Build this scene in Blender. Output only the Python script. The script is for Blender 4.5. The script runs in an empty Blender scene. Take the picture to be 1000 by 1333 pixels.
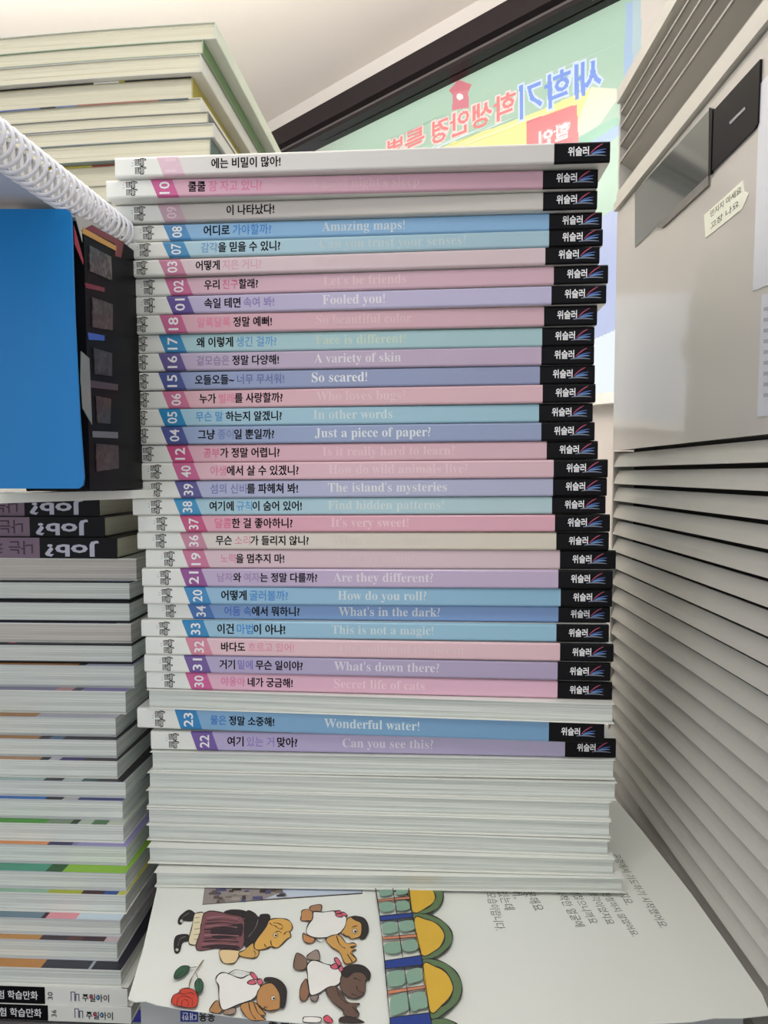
import bpy, math, random
from mathutils import Vector, Matrix

random.seed(7)
scene = bpy.context.scene
COL = scene.collection
CZ = 1.02                                    # eye height above the floor

# ---------------------------------------------------------------- camera
cam_data = bpy.data.cameras.new('camera')
cam = bpy.data.objects.new('camera', cam_data)
COL.objects.link(cam)
PITCH, YAW, FPX = math.radians(3.2), math.radians(1.61), 888.0
cam.location = (0, 0, CZ)
cam.rotation_euler = (math.pi/2 - PITCH, 0, YAW)
cam_data.sensor_fit = 'VERTICAL'
cam_data.sensor_height = 36.0
cam_data.lens = FPX/1333*36.0
cam_data.clip_start = 0.01
scene.camera = cam

# ---------------------------------------------------------------- world and lamps
w = bpy.data.worlds.new('world')
scene.world = w
w.use_nodes = True
bg = w.node_tree.nodes['Background']
bg.inputs[0].default_value = (0.92, 0.95, 1.0, 1)
bg.inputs[1].default_value = 0.95

def area(name, loc, size, sizey, power, color=(1, 1, 1), rot=(0, 0, 0)):
    l = bpy.data.lights.new(name, 'AREA')
    l.shape = 'RECTANGLE'; l.size = size; l.size_y = sizey; l.energy = power; l.color = color
    o = bpy.data.objects.new(name, l); COL.objects.link(o)
    o.location = loc; o.rotation_euler = rot
    return o
area('ceiling_tube_light', (-0.35, -0.35, CZ+1.10), 1.2, 0.12, 7, (1, 0.98, 0.94), (0, 0, 0.3))
area('ceiling_tube_light', (0.25, 0.25, CZ+1.10), 0.5, 0.06, 2.5, (1, 0.98, 0.94), (0, 0, 0.1))

area('added_ceiling_fill', (-0.9, 1.15, CZ+0.98), 1.4, 0.2, 44, (1, 0.98, 0.95), (math.pi, 0, 0))  # both are unseen fills added to brighten the ceiling, no fitting here
area('added_ceiling_fill', (0.9, 0.6, CZ+0.98), 1.0, 0.2, 9, (1, 0.98, 0.95), (math.pi, 0, 0))
sl = bpy.data.lights.new('sun', 'SUN'); sl.energy = 3.2; sl.angle = 0.05; sl.color = (1, 0.97, 0.92)
so = bpy.data.objects.new('sun', sl); COL.objects.link(so)
so.rotation_euler = Vector((-0.60, -0.30, -1.15)).to_track_quat('-Z', 'Y').to_euler()

vs = scene.view_settings
vs.view_transform = 'Standard'; vs.look = 'None'; vs.gamma = 1; vs.use_curve_mapping = False
vs.exposure = 0.17

# ---------------------------------------------------------------- measuring helpers: sight line of a photo pixel met with a real plane
_f = Vector((-math.sin(YAW)*math.cos(PITCH), math.cos(YAW)*math.cos(PITCH), -math.sin(PITCH)))
_r = Vector((math.cos(YAW), math.sin(YAW), 0))
_u = _r.cross(_f)
EYE = Vector((0, 0, CZ))
def ray(x, y):
    return _f + _r*((x-500)/FPX) - _u*((y-666.5)/FPX)
def on_plane(x, y, p, n):
    d = ray(x, y); n = Vector(n)
    return EYE + d*((Vector(p)-EYE).dot(n)/d.dot(n))
def onZ(x, y, h): return on_plane(x, y, (0, 0, CZ+h), (0, 0, 1))
def onX(x, y, X): return on_plane(x, y, (X, 0, 0), (1, 0, 0))
def onY(x, y, Y): return on_plane(x, y, (0, Y, 0), (0, 1, 0))

# ---------------------------------------------------------------- materials
def lin(c):
    return tuple((v/12.92 if v <= 0.04045 else ((v+0.055)/1.055)**2.4) for v in [q/255 for q in c])
_m = {}
def pm(name, col, rough=0.5, var=0.05, scale=60, bump=0.0, coat=0.0, metal=0.0, stretch=None, spec=0.5):
    if name in _m: return _m[name]
    m = bpy.data.materials.new(name); m.use_nodes = True
    nt = m.node_tree; N = nt.nodes; L = nt.links
    b = N['Principled BSDF']
    b.inputs['Roughness'].default_value = rough
    b.inputs['Metallic'].default_value = metal
    b.inputs['Coat Weight'].default_value = coat
    b.inputs['Coat Roughness'].default_value = 0.08
    b.inputs['Specular IOR Level'].default_value = spec
    c = lin(col)
    tc = N.new('ShaderNodeTexCoord'); mp = N.new('ShaderNodeMapping')
    L.new(tc.outputs['Object'], mp.inputs[0])
    if stretch: mp.inputs['Scale'].default_value = stretch
    nz = N.new('ShaderNodeTexNoise'); nz.inputs['Scale'].default_value = scale; nz.inputs['Detail'].default_value = 3
    L.new(mp.outputs[0], nz.inputs['Vector'])
    mx = N.new('ShaderNodeMix'); mx.data_type = 'RGBA'
    mx.inputs[6].default_value = (*[v*(1-var) for v in c], 1)
    mx.inputs[7].default_value = (*[min(1, v*(1+var)) for v in c], 1)
    L.new(nz.outputs[0], mx.inputs[0]); L.new(mx.outputs[2], b.inputs['Base Color'])
    if bump:
        bp = N.new('ShaderNodeBump'); bp.inputs['Strength'].default_value = bump; bp.inputs['Distance'].default_value = 0.0005
        L.new(nz.outputs[0], bp.inputs['Height']); L.new(bp.outputs[0], b.inputs['Normal'])
    _m[name] = m
    return m
def desat(c, k=0.16):
    g = sum(c)/3; return tuple(v+(g-v)*k for v in c)
def ramp_mat(name, c1, c2, length, rough=0.3):
    """cover print from c1 to c2 along the spine, brighter light at the left painted in"""
    m = bpy.data.materials.new(name); m.use_nodes = True
    nt = m.node_tree; N = nt.nodes; L = nt.links
    b = N['Principled BSDF']; b.inputs['Roughness'].default_value = rough
    tc = N.new('ShaderNodeTexCoord'); sp = N.new('ShaderNodeSeparateXYZ'); L.new(tc.outputs['Object'], sp.inputs[0])
    mr = N.new('ShaderNodeMapRange'); mr.inputs['From Min'].default_value = 0.03; mr.inputs['From Max'].default_value = length
    L.new(sp.outputs[0], mr.inputs[0])
    nz = N.new('ShaderNodeTexNoise'); nz.inputs['Scale'].default_value = 8; nz.inputs['Detail'].default_value = 2
    mp = N.new('ShaderNodeMapping'); mp.inputs['Scale'].default_value = (1, 1, 30)
    L.new(tc.outputs['Object'], mp.inputs[0]); L.new(mp.outputs[0], nz.inputs['Vector'])
    ad = N.new('ShaderNodeMath'); ad.operation = 'MULTIPLY_ADD'; ad.inputs[1].default_value = 0.25; L.new(nz.outputs[0], ad.inputs[0]); L.new(mr.outputs[0], ad.inputs[2])
    mx = N.new('ShaderNodeMix'); mx.data_type = 'RGBA'
    mx.inputs[6].default_value = (*lin(desat(c1)), 1); mx.inputs[7].default_value = (*lin(desat(c2)), 1)
    L.new(ad.outputs[0], mx.inputs[0]); L.new(mx.outputs[2], b.inputs['Base Color'])
    b.inputs['Coat Weight'].default_value = 0.35; b.inputs['Coat Roughness'].default_value = 0.15
    return m
def page_mat(name, col, dark):
    """edge of a block of leaves: fine lines along the leaves"""
    m = bpy.data.materials.new(name); m.use_nodes = True
    nt = m.node_tree; N = nt.nodes; L = nt.links
    b = N['Principled BSDF']; b.inputs['Roughness'].default_value = 0.75
    tc = N.new('ShaderNodeTexCoord'); mp = N.new('ShaderNodeMapping'); mp.inputs['Scale'].default_value = (3, 3, 900)
    L.new(tc.outputs['Object'], mp.inputs[0])
    nz = N.new('ShaderNodeTexNoise'); nz.inputs['Scale'].default_value = 1.6; nz.inputs['Detail'].default_value = 5; nz.inputs['Roughness'].default_value = 0.7
    L.new(mp.outputs[0], nz.inputs['Vector'])
    rp = N.new('ShaderNodeValToRGB')
    rp.color_ramp.elements[0].position = 0.34; rp.color_ramp.elements[0].color = (*lin(dark), 1)
    rp.color_ramp.elements[1].position = 0.58; rp.color_ramp.elements[1].color = (*lin(col), 1)
    L.new(nz.outputs[0], rp.inputs[0]); L.new(rp.outputs[0], b.inputs['Base Color'])
    bp = N.new('ShaderNodeBump'); bp.inputs['Strength'].default_value = 0.25; bp.inputs['Distance'].default_value = 0.0004
    L.new(nz.outputs[0], bp.inputs['Height']); L.new(bp.outputs[0], b.inputs['Normal'])
    return m
PAGE = page_mat('page_edges', (226, 231, 224), (172, 178, 174))
PAGE_CREAM = page_mat('cream_page_edges', (224, 219, 196), (206, 200, 176))
PAGE_WARM = page_mat('uncoated_page_edges', (214, 208, 200), (168, 163, 158))
WHITE_COVER = pm('white_cover', (230, 232, 226), 0.3, 0.02, coat=0.3)
PAPER = pm('white_paper', (228, 231, 225), 0.6, 0.02, 20)
BLACK = pm('black_print', (10, 9, 13), 0.3, 0.1, spec=0.14)
INK = pm('black_ink', (14, 12, 16), 0.5, 0.1, spec=0.15)
DARK = pm('dark_cover', (20, 20, 27), 0.35, 0.2, 30, spec=0.2)
def flat(col, rough=0.45):
    return pm('print_%02x%02x%02x' % tuple(col), col, rough, 0.06, 90)

# ---------------------------------------------------------------- object helpers
def link(name, me, parent=None, loc=(0, 0, 0), rot=(0, 0, 0), label=None, **kw):
    o = bpy.data.objects.new(name, me); COL.objects.link(o)
    o.location = loc; o.rotation_euler = rot
    if parent: o.parent = parent
    if label: o['label'] = label
    for k, v in kw.items(): o[k] = v
    return o
def thing(name, label, cat, loc=(0, 0, 0), rot=(0, 0, 0), group=None):
    o = link(name, None, None, loc, rot, label, category=cat)
    o.empty_display_size = 0.01
    if group: o['group'] = group
    return o
def mesh(name, verts, faces, mats, idx=None, smooth=False):
    me = bpy.data.meshes.new(name)
    me.from_pydata([tuple(v) for v in verts], [], faces)
    for m in (mats if isinstance(mats, (list, tuple)) else [mats]): me.materials.append(m)
    if idx: me.polygons.foreach_set('material_index', idx)
    if smooth: me.polygons.foreach_set('use_smooth', [True]*len(me.polygons))
    me.update()
    return me
BOXF = [(0, 3, 2, 1), (4, 5, 6, 7), (0, 1, 5, 4), (1, 2, 6, 5), (2, 3, 7, 6), (3, 0, 4, 7)]
def box_data(x0, x1, y0, y1, z0, z1, off=0):
    v = [(x0, y0, z0), (x1, y0, z0), (x1, y1, z0), (x0, y1, z0), (x0, y0, z1), (x1, y0, z1), (x1, y1, z1), (x0, y1, z1)]
    return v, [tuple(i+off for i in f) for f in BOXF]
def boxes(name, bl, mats, idx=None, parent=None, **kw):
    V, F, I = [], [], []
    for k, b in enumerate(bl):
        v, f = box_data(*b, off=len(V)); V += v; F += f; I += [idx[k] if idx else 0]*6
    return link(name, mesh(name, V, F, mats, I), parent, **kw)
def prism(name, pts, n, depth, mats, parent=None, base=Vector((0, 0, 0)), **kw):
    """a real slab: world outline pts, thickness depth along n"""
    n = Vector(n).normalized(); k = len(pts)
    v = [Vector(p)-base for p in pts] + [Vector(p)-base+n*depth for p in pts]
    f = [tuple(range(k)), tuple(range(2*k-1, k-1, -1))] + [(i, i+k, (i+1) % k+k, (i+1) % k) for i in range(k)]
    return link(name, mesh(name, v, f, mats), parent, **kw)

# ---------------------------------------------------------------- lettering
_t = {}
def glyphs(text, bold=0.0):
    key = (text, bold)
    if key in _t: return _t[key]
    c = bpy.data.curves.new('t', 'FONT'); c.body = text; c.size = 1; c.offset = bold; c.resolution_u = 2
    o = bpy.data.objects.new('t', c); COL.objects.link(o)
    me = bpy.data.meshes.new_from_object(o)
    V = [tuple(v.co) for v in me.vertices]; F = [tuple(p.vertices) for p in me.polygons]
    bpy.data.meshes.remove(me); bpy.data.objects.remove(o); bpy.data.curves.remove(c)
    if not V: V = [(0, 0, 0)]
    x0 = min(v[0] for v in V); x1 = max(v[0] for v in V); y0 = min(v[1] for v in V); y1 = max(v[1] for v in V)
    _t[key] = (V, F, x0, x1, y0, y1)
    return _t[key]
def serif(s):
    """bold serif letters from the font's mathematical alphabet"""
    r = ''
    for ch in s:
        if 'A' <= ch <= 'Z': r += chr(0x1D400+ord(ch)-65)
        elif 'a' <= ch <= 'z': r += chr(0x1D41A+ord(ch)-97)
        else: r += ch
    return r
def text(name, s, O, ex, ey, width, mat, parent=None, bold=0.0, height=None, centre=True, hscale=1.0, base=Vector((0, 0, 0)), ref=None, **kw):
    """lettering from O along ex, glyph tops towards ey, fitted to width; O is the middle of its left side"""
    V, F, x0, x1, y0, y1 = glyphs(s, bold)
    if ref is not None: x0, x1, y0, y1 = glyphs(s, ref)[2:]
    sx = width/max(1e-6, (x1-x0)); sy = sx*hscale if height is None else height/max(1e-6, (y1-y0))
    ex = Vector(ex).normalized(); ey = Vector(ey).normalized(); O = Vector(O)-base
    ym = (y0+y1)/2 if centre else 0
    vs_ = [O+ex*((v[0]-x0)*sx)+ey*((v[1]-ym)*sy) for v in V]
    return link(name, mesh(name, vs_, F, mat), parent, **kw)

# ================================================================ THE PLACE
# the window wall runs from near right to far left
HW = 1.10
WA = onZ(775, 0, HW); WB = onZ(400, 190, HW)
wd = (WB-WA); wd.z = 0; wd.normalize()                       # along the wall, to the far left
wn = Vector((-wd.y, wd.x, 0))
if wn.y > 0: wn = -wn                                         # into the shop
def onW(x, y, off=0.0): return on_plane(x, y, WA-wn*off, wn)  # off: distance beyond the glass
WALLP = pm('beige_wall_paint', (205, 198, 190), 0.8, 0.03, 12)
CEILP = pm('ceiling_paint', (232, 224, 215), 0.9, 0.03, 3)
FRAME = pm('dark_window_frame', (38, 30, 31), 0.4, 0.1, 20, spec=0.25)
def wall_pt(s, o, h): 
    p = WA+wd*s-wn*o; return Vector((p.x, p.y, CZ+h))
def wall_box(name, s0, s1, o0, o1, h0, h1, mat, parent=None, **kw):
    v = [wall_pt(s, o, h) for h in (h0, h1) for (s, o) in ((s0, o0), (s1, o0), (s1, o1), (s0, o1))]
    return link(name, mesh(name, v, BOXF, mat), parent, **kw)
CEIL_H = 1.235
def slab(name, z, mat):                       # ends at the window wall
    P = [Vector((-2.9, -2, z)), Vector((2.6, -2, z))]+[Vector(((WA+wd*q+wn*0.02).x, (WA+wd*q+wn*0.02).y, z)) for q in (-3.0, 4.45)]
    prism(name, P, (0, 0, 1), 0.05, mat, kind='structure')
slab('floor', -0.05, pm('grey_floor_vinyl', (170, 165, 158), 0.5, 0.05, 6))
slab('ceiling', CZ+CEIL_H, CEILP)
wall_box('wall_window_header', -3.0, 4.5, -0.02, 0.03, HW+0.055, CEIL_H, WALLP, kind='structure')
wall_box('wall_window_below', -3.0, 4.5, -0.02, 0.03, -CZ, 0.16, WALLP, kind='structure')
wall_box('wall_window_pier', -3.0, -2.7, -0.02, 0.03, 0.16, HW+0.055, WALLP, kind='structure')
wf = link('window_1', None, None, kind='structure')
wall_box('frame_head', -2.7, 4.5, -0.045, 0.03, HW+0.018, HW+0.075, FRAME, wf)
wall_box('frame_bead', -2.7, 4.5, -0.02, 0.03, HW+0.004, HW+0.018, pm('frame_groove', (120, 112, 108), 0.3), wf)
wall_box('frame_track', -2.7, 4.5, -0.03, 0.03, HW-0.008, HW+0.004, FRAME, wf)
wall_box('window_sill', -2.7, 4.5, -0.05, 0.05, 0.16, 0.185, pm('white_sill', (240, 238, 230), 0.4), wf)
gl = bpy.data.materials.new('window_glass'); gl.use_nodes = True
nt = gl.node_tree; nt.nodes.clear()
o_ = nt.nodes.new('ShaderNodeOutputMaterial'); mxs = nt.nodes.new('ShaderNodeMixShader'); tr = nt.nodes.new('ShaderNodeBsdfTransparent'); gs = nt.nodes.new('ShaderNodeBsdfGlossy'); fr = nt.nodes.new('ShaderNodeFresnel')
gs.inputs['Roughness'].default_value = 0.02; tr.inputs[0].default_value = (0.96, 0.98, 0.97, 1); fr.inputs[0].default_value = 1.25
nt.links.new(fr.outputs[0], mxs.inputs[0]); nt.links.new(tr.outputs[0], mxs.inputs[1]); nt.links.new(gs.outputs[0], mxs.inputs[2]); nt.links.new(mxs.outputs[0], o_.inputs[0])
wall_box('pane', -2.7, 4.5, 0.0, 0.006, 0.185, HW-0.008, gl, wf)

# outdoor tiled facade beyond the window
TILE = pm('beige_facade_tile', (244, 226, 212), 0.6, 0.04, 8)
GROUT = pm('facade_joint', (150, 125, 115), 0.8)
def facade():
    root = link('wall_outside', None, None, kind='structure')
    wall_box('joint_bed', -6.0, 1.4, 3.01, 3.05, 1.2, 4.0, GROUT, root)
    for i in range(12):
        for j in range(6):
            s = -6.0+i*0.62; h = 1.2+j*0.5
            wall_box('tile', s+0.006, s+0.614, 2.99, 3.015, h+0.006, h+0.494, TILE, root)
facade()

# ---------------------------------------------------------------- banner hung outside the window, seen from its back
def cloth(name, col, tr_=0.75):
    col = tuple(v+(255-v)*0.12 for v in col)
    m = bpy.data.materials.new(name); m.use_nodes = True
    nt = m.node_tree; N = nt.nodes; N.clear()
    out = N.new('ShaderNodeOutputMaterial'); mx = N.new('ShaderNodeMixShader'); d = N.new('ShaderNodeBsdfDiffuse'); t = N.new('ShaderNodeBsdfTranslucent')
    c = (*lin(col), 1)
    nz = N.new('ShaderNodeTexNoise'); nz.inputs['Scale'].default_value = 3
    mc = N.new('ShaderNodeMix'); mc.data_type = 'RGBA'; mc.inputs[6].default_value = (*[v*0.93 for v in c[:3]], 1); mc.inputs[7].default_value = c
    nt.links.new(nz.outputs[0], mc.inputs[0])
    nt.links.new(mc.outputs[2], d.inputs[0]); nt.links.new(mc.outputs[2], t.inputs[0])
    mx.inputs[0].default_value = tr_
    nt.links.new(d.outputs[0], mx.inputs[1]); nt.links.new(t.outputs[0], mx.inputs[2]); nt.links.new(mx.outputs[0], out.inputs[0])
    return m
OFF = 0.05
bn = thing('shop_banner', 'green cloth banner with blue and red mirrored Korean lettering hanging outside window', 'banner', onW(600, 150, OFF))
bb = Vector(bn.location)
import numpy as np
CELL = 0.0024; S0, S1, G0, G1 = -0.75, 2.05, 0.20, 1.22       # the cloth's extent along the wall and in height
GW, GH = int((S1-S0)/CELL), int((G1-G0)/CELL)
grid = np.zeros((GH, GW), dtype=np.int16)                     # 0: no cloth
INKS = [None]
def sh_(p): return (((p-WA).dot(wd)-S0)/CELL, (p.z-CZ-G0)/CELL)
def raster(P, lab):
    P = [sh_(p) for p in P]; ys = [p[1] for p in P]; n = len(P)
    for r_ in range(max(0, int(min(ys))), min(GH-1, int(max(ys))+1)+1):
        yc = r_+0.5; xs = []
        for k in range(n):
            (xa, ya), (xb, yb) = P[k], P[(k+1) % n]
            if (ya <= yc) != (yb <= yc): xs.append(xa+(yc-ya)*(xb-xa)/(yb-ya))
        xs.sort()
        for a_, b_ in zip(xs[::2], xs[1::2]):
            a_ = max(0, int(round(a_))); b_ = min(GW, int(round(b_)))
            if b_ > a_: grid[r_, a_:b_] = lab
def ink_id(col):
    if col not in INKS: INKS.append(col)
    return INKS.index(col)
def bpoly(pts, col): raster([onW(x, y, OFF) for x, y in pts], ink_id(col))
def onWm(x, y, off):
    """point of the banner that the glossy cabinet mirrors at photo pixel (x, y)"""
    p = onX(x, y, 0.165); d = ray(x, y); d = Vector((-d.x, d.y, d.z))
    q = WA-wn*off
    return p+d*((q-p).dot(wn)/d.dot(wn))
def mpoly(pts, col): raster([onWm(x, y, OFF) for x, y in pts], ink_id(col))
def btext(s_, p0, p1, up, col, halo, height):
    A = onW(*p0, OFF); Bq = onW(*p1, OFF); U = onW(*up, OFF)
    ex = (Bq-A); wdt = ex.length; ex = ex.normalized(); ey = (U-A).normalized()
    for bold, c_ in ((0.075, halo), (0.02, col)):
        V, F, x0, x1, y0, y1 = glyphs(s_, bold); rx0, rx1, ry0, ry1 = glyphs(s_, 0.02)[2:]
        sx = wdt/(rx1-rx0); sy = height/(ry1-ry0)
        pts = [A+ex*((v[0]-rx0)*sx)+ey*((v[1]-(ry0+ry1)/2)*sy) for v in V]
        for f in F: raster([pts[q] for q in f], ink_id(c_))
GRN = (166, 194, 172)
bpoly([(300, 245), (470, 156), (700, 37), (770, 2), (833, -34), (831, 120), (822, 420), (300, 620)], (178, 194, 200))
bpoly([(300, 254), (470, 165), (700, 45), (770, 10), (821, -20), (818, 120), (808, 424), (300, 620)], GRN)
raster([WA-wn*OFF+wd*a_+Vector((0, 0, b_)) for a_, b_ in ((0.3, -0.85), (2.03, -0.85), (2.03, 0.10), (1.0, 0.10), (0.3, -0.1))], ink_id(GRN))
bpoly([(813, 0), (822, 0), (820, 120), (808, 424), (800, 424), (808, 120)], (160, 182, 214))
bpoly([(300, 360), (480, 245), (560, 205), (590, 188), (688, 150), (770, 111), (762, 135), (748, 165), (740, 260), (700, 290), (300, 480)], (244, 230, 140))
bpoly([(768, 111), (800, 113), (803, 124), (778, 160), (748, 178), (752, 150)], (226, 226, 198))
bpoly([(748, 180), (780, 160), (805, 148), (805, 172), (770, 182), (748, 190)], (140, 190, 165))
bpoly([(756, 190), (805, 158), (805, 172), (770, 200)], (150, 176, 228))
bpoly([(700, 330), (822, 255), (822, 420), (700, 470)], (172, 178, 214))
bpoly([(685, 158), (749, 134), (751, 186), (742, 230), (686, 238)], (232, 116, 120))
mpoly([(800, 255), (878, 215), (884, 330), (872, 338), (836, 322), (800, 312)], (242, 226, 130))
mpoly([(862, 228), (892, 214), (896, 240), (868, 250)], (232, 130, 150))
mpoly([(895, 238), (926, 228), (926, 256), (892, 262)], (130, 146, 214))
mpoly([(800, 325), (836, 330), (872, 345), (900, 350), (900, 420), (865, 402), (800, 380)], (178, 186, 178))
mpoly([(828, 340), (876, 352), (876, 362), (828, 350)], (232, 234, 226))
mpoly([(828, 368), (878, 384), (876, 396), (830, 380)], (232, 234, 226))
mpoly([(800, 395), (835, 398), (872, 410), (872, 432), (800, 442)], (232, 176, 180))
mpoly([(806, 444), (865, 436), (866, 470), (845, 490), (826, 470)], (176, 184, 226))
S_ = (onW(680, 120, OFF)-onW(680, 60, OFF)).length/60
btext('새학기', (781, 92), (677, 134), (781, 50), (110, 140, 222), (206, 216, 244), 44*S_)
btext('학생안경', (672, 134), (566, 176), (672, 100), (236, 116, 116), (244, 208, 204), 34*S_)
btext('특별', (556, 178), (505, 199), (556, 140), (236, 116, 116), (244, 208, 204), 32*S_)
btext('할인', (740, 166), (700, 182), (740, 140), (244, 230, 230), (240, 170, 172), 20*S_)
bpoly([(588, 120), (600, 106), (617, 112), (613, 122), (592, 125)], (204, 100, 112))
bpoly([(593, 122), (613, 119), (613, 142), (592, 146)], (212, 112, 126))
bpoly([(602+4.5*math.cos(k*math.pi/5), 128+4.5*math.sin(k*math.pi/5)) for k in range(10)], (242, 234, 230))
bpoly([(597, 107), (598, 98), (606, 101), (600, 103), (600, 107)], (204, 100, 112))
V, F, I = [], [], []
for r_ in range(0, GH):
    row_ = grid[r_]; cuts_ = np.flatnonzero(np.diff(row_))+1; st_ = [0, *cuts_.tolist(), GW]
    for a_, b_ in zip(st_[:-1], st_[1:]):
        lab = int(row_[a_])
        if not lab: continue
        n = len(V)
        for (ca, cb_) in ((a_, r_), (b_, r_), (b_, r_+1), (a_, r_+1)):
            sx = S0+ca*CELL; hh = G0+cb_*CELL
            p = WA-wn*(OFF+0.012*math.sin(sx*5.0+hh*2.2))+wd*sx; V.append((p.x-bb.x, p.y-bb.y, CZ+hh-bb.z))
        F.append((n, n+1, n+2, n+3)); I.append(lab-1)
link('printed_cloth', mesh('printed_cloth', V, F, [cloth('cloth_%02x%02x%02x' % c, c) for c in INKS[1:]], I), bn)

# ================================================================ grey louvred cabinet on the right
CX = 0.165; CFAR = 0.5437; CNEAR = 0.02
GREY = pm('grey_cabinet_paint', (206, 202, 196), 0.3, 0.02, 15, coat=1.0)
GREY.node_tree.nodes['Principled BSDF'].inputs['Coat IOR'].default_value = 1.9
GREYL = pm('grey_slat_paint', (198, 195, 187), 0.35, 0.03, 40, bump=0.05)
SHAD = pm('dark_grille_backing', (38, 36, 35), 0.7)
cab = thing('louvred_cabinet', 'tall grey metal cabinet with louvred grilles and smooth glossy panel', 'cabinet', (CX, 0.28, 0))
cb = Vector(cab.location)
def cbox(name, b, mat, **kw):
    x0, x1, y0, y1, z0, z1 = b
    return boxes(name, [(x0-cb.x, x1-cb.x, y0-cb.y, y1-cb.y, z0, z1)], mat, None, cab, **kw)
def hz(x, y, X=CX): return onX(x, y, X).z
Zp0 = hz(798, 587); Zp1 = hz(801, 281)                    # smooth panel between these
Ztop = hz(805, 121)
cbox('body', (CX+0.016, 0.52, CNEAR, CFAR-0.001, 0.0, Ztop), SHAD)
cbox('front_panel', (CX, CX+0.016, CNEAR, CFAR, Zp0, Zp1), GREY)
cbox('panel_trim', (CX-0.003, CX+0.016, CNEAR, CFAR, Zp1+0.0012, Zp1+0.0065), GREYL)
cbox('panel_trim', (CX-0.001, CX+0.016, CNEAR, CFAR, Zp1+0.0078, Zp1+0.0145), GREYL)
cbox('top_rail', (CX-0.002, CX+0.016, CNEAR, CFAR, Ztop-0.010, Ztop), GREYL)
cbox('side_stile', (CX, CX+0.016, CFAR-0.003, CFAR, 0.06, Zp0-0.0005), GREYL)
cbox('side_stile', (CX, CX+0.016, CFAR-0.003, CFAR, Zp1+0.015, Ztop-0.0105), GREYL)
cbox('side_stile', (CX, CX+0.016, CNEAR, CNEAR+0.003, 0.06, Zp0-0.0005), GREYL)
cbox('plinth', (CX, CX+0.016, CNEAR, CFAR, 0.0, 0.055), GREYL)
def slat_mesh(h, dx, th, sec=None):
    # section in (x, z), z down from the inner top edge to the outward lip
    sec = sec or [(dx, 0), (dx*0.35, -h*0.55), (0.0004, -h*0.86), (0, -h), (0.0012, -h-th*0.2), (0.0022, -h*0.9), (dx*0.35+th, -h*0.55), (dx+th, 0)]
    y0, y1 = CNEAR+0.0035-cb.y, CFAR-0.0035-cb.y
    V = [(x, y, z) for y in (y0, y1) for x, z in sec]; k = len(sec)
    F = [(i, (i+1) % k, (i+1) % k+k, i+k) for i in range(k)] + [tuple(range(k-1, -1, -1)), tuple(range(k, 2*k))]
    return mesh('slat', V, F, GREYL)
sm = slat_mesh(0.0104, 0.0036, 0.0012)
z = Zp0-0.0022
while z > 0.09:
    link('slat', sm, cab, (0, 0, z)); z -= 0.01315
UPS = pm('grey_slat_paint_shaded', (150, 146, 139), 0.45, 0.03, 40, bump=0.05)  # same slat paint, shade of the downward-facing louvres put into its colour
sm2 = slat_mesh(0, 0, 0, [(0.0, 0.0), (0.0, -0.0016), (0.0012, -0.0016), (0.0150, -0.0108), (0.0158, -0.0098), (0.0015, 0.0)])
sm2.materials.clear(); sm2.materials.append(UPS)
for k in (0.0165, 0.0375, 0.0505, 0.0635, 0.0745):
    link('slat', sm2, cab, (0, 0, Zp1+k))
# display windows on the panel
GLB = pm('black_display_glass', (14, 14, 20), 0.12, 0.1, spec=0.25)
GLG = pm('grey_green_glass', (132, 138, 134), 0.05, 0.02, coat=1.0, metal=0.6)
CHR = pm('silver_frame_edge', (190, 190, 190), 0.25, metal=0.6)
def cab_poly(name, pts, mat, th=0.0025, sub=0.0, parent=cab, base=cb, **kw):
    P = [onX(x, y, CX-sub) for x, y in pts]
    return prism(name, P, (-1, 0, 0), th, mat, parent, base, **kw)
cab_poly('display_glass', [(993, 77), (990, 160), (985, 168), (929, 224), (932, 144)], GLB, 0.0012)
cab_poly('display_glass', [(926, 142), (925.5, 226), (828, 322), (828, 250)], GLG, 0.0008)
cab_poly('display_edge', [(931.5, 142), (929, 226), (926, 228), (927, 140)], pm('black_gasket', (8, 8, 10), 0.4, spec=0.2), 0.0016)
cab_poly('display_border_shadow', [(925, 228), (925, 241), (864, 297), (854, 296)], pm('grey_border_shadow', (120, 118, 114), 0.4), 0.0012)  # lower border strip, the raised display's shadow painted as grey
cab_poly('indicator_line', [(970, 139), (971, 142), (951, 162), (950, 159)], pm('pale_print', (150, 150, 155), 0.4), 0.0002, 0.00125)
st = thing('paper_sticker', 'small white sticker with two lines of lettering on glossy cabinet panel', 'sticker', onX(945, 270, CX))
sb = Vector(st.location)
cab_poly('sticker_sheet', [(917.5, 280), (968, 235), (969, 249), (976, 252), (967, 272), (919.5, 310)], pm('sticker_paper', (236, 238, 222), 0.5), 0.0004, 0.0, st, sb)
def cab_text(s, p0, p1, up, hgt, parent, base, sub=0.0005):
    A = onX(*p0, CX-sub); B = onX(*p1, CX-sub); U = onX(*up, CX-sub)
    text('sticker_lettering', s, A, B-A, U-A, (B-A).length, pm('faded_ink', (95, 98, 90), 0.6), parent, bold=0.01, height=hgt, base=base)
u_ = (onX(940, 280, CX)-onX(940, 270, CX)).length/10
cab_text('만지지 마세요', (925, 279), (965, 246), (925, 270), 9*u_, st, sb)
cab_text('고장 나요', (925, 295), (962, 264), (925, 286), 9*u_, st, sb)
pn = thing('paper_notice', 'white paper sheet taped at the near edge of glossy cabinet panel', 'paper', onX(990, 250, CX))
cab_poly('paper_sheet', [(990.5, 110), (1040, 50), (1040, 355), (981, 379), (984, 300)], pm('notice_paper', (212, 215, 222), 0.5), 0.0004, 0.0, pn, Vector(pn.location))
pn = thing('paper_notice', 'white printed paper notice below the taped sheet on cabinet panel', 'paper', onX(994, 450, CX))
pb = Vector(pn.location)
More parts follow.
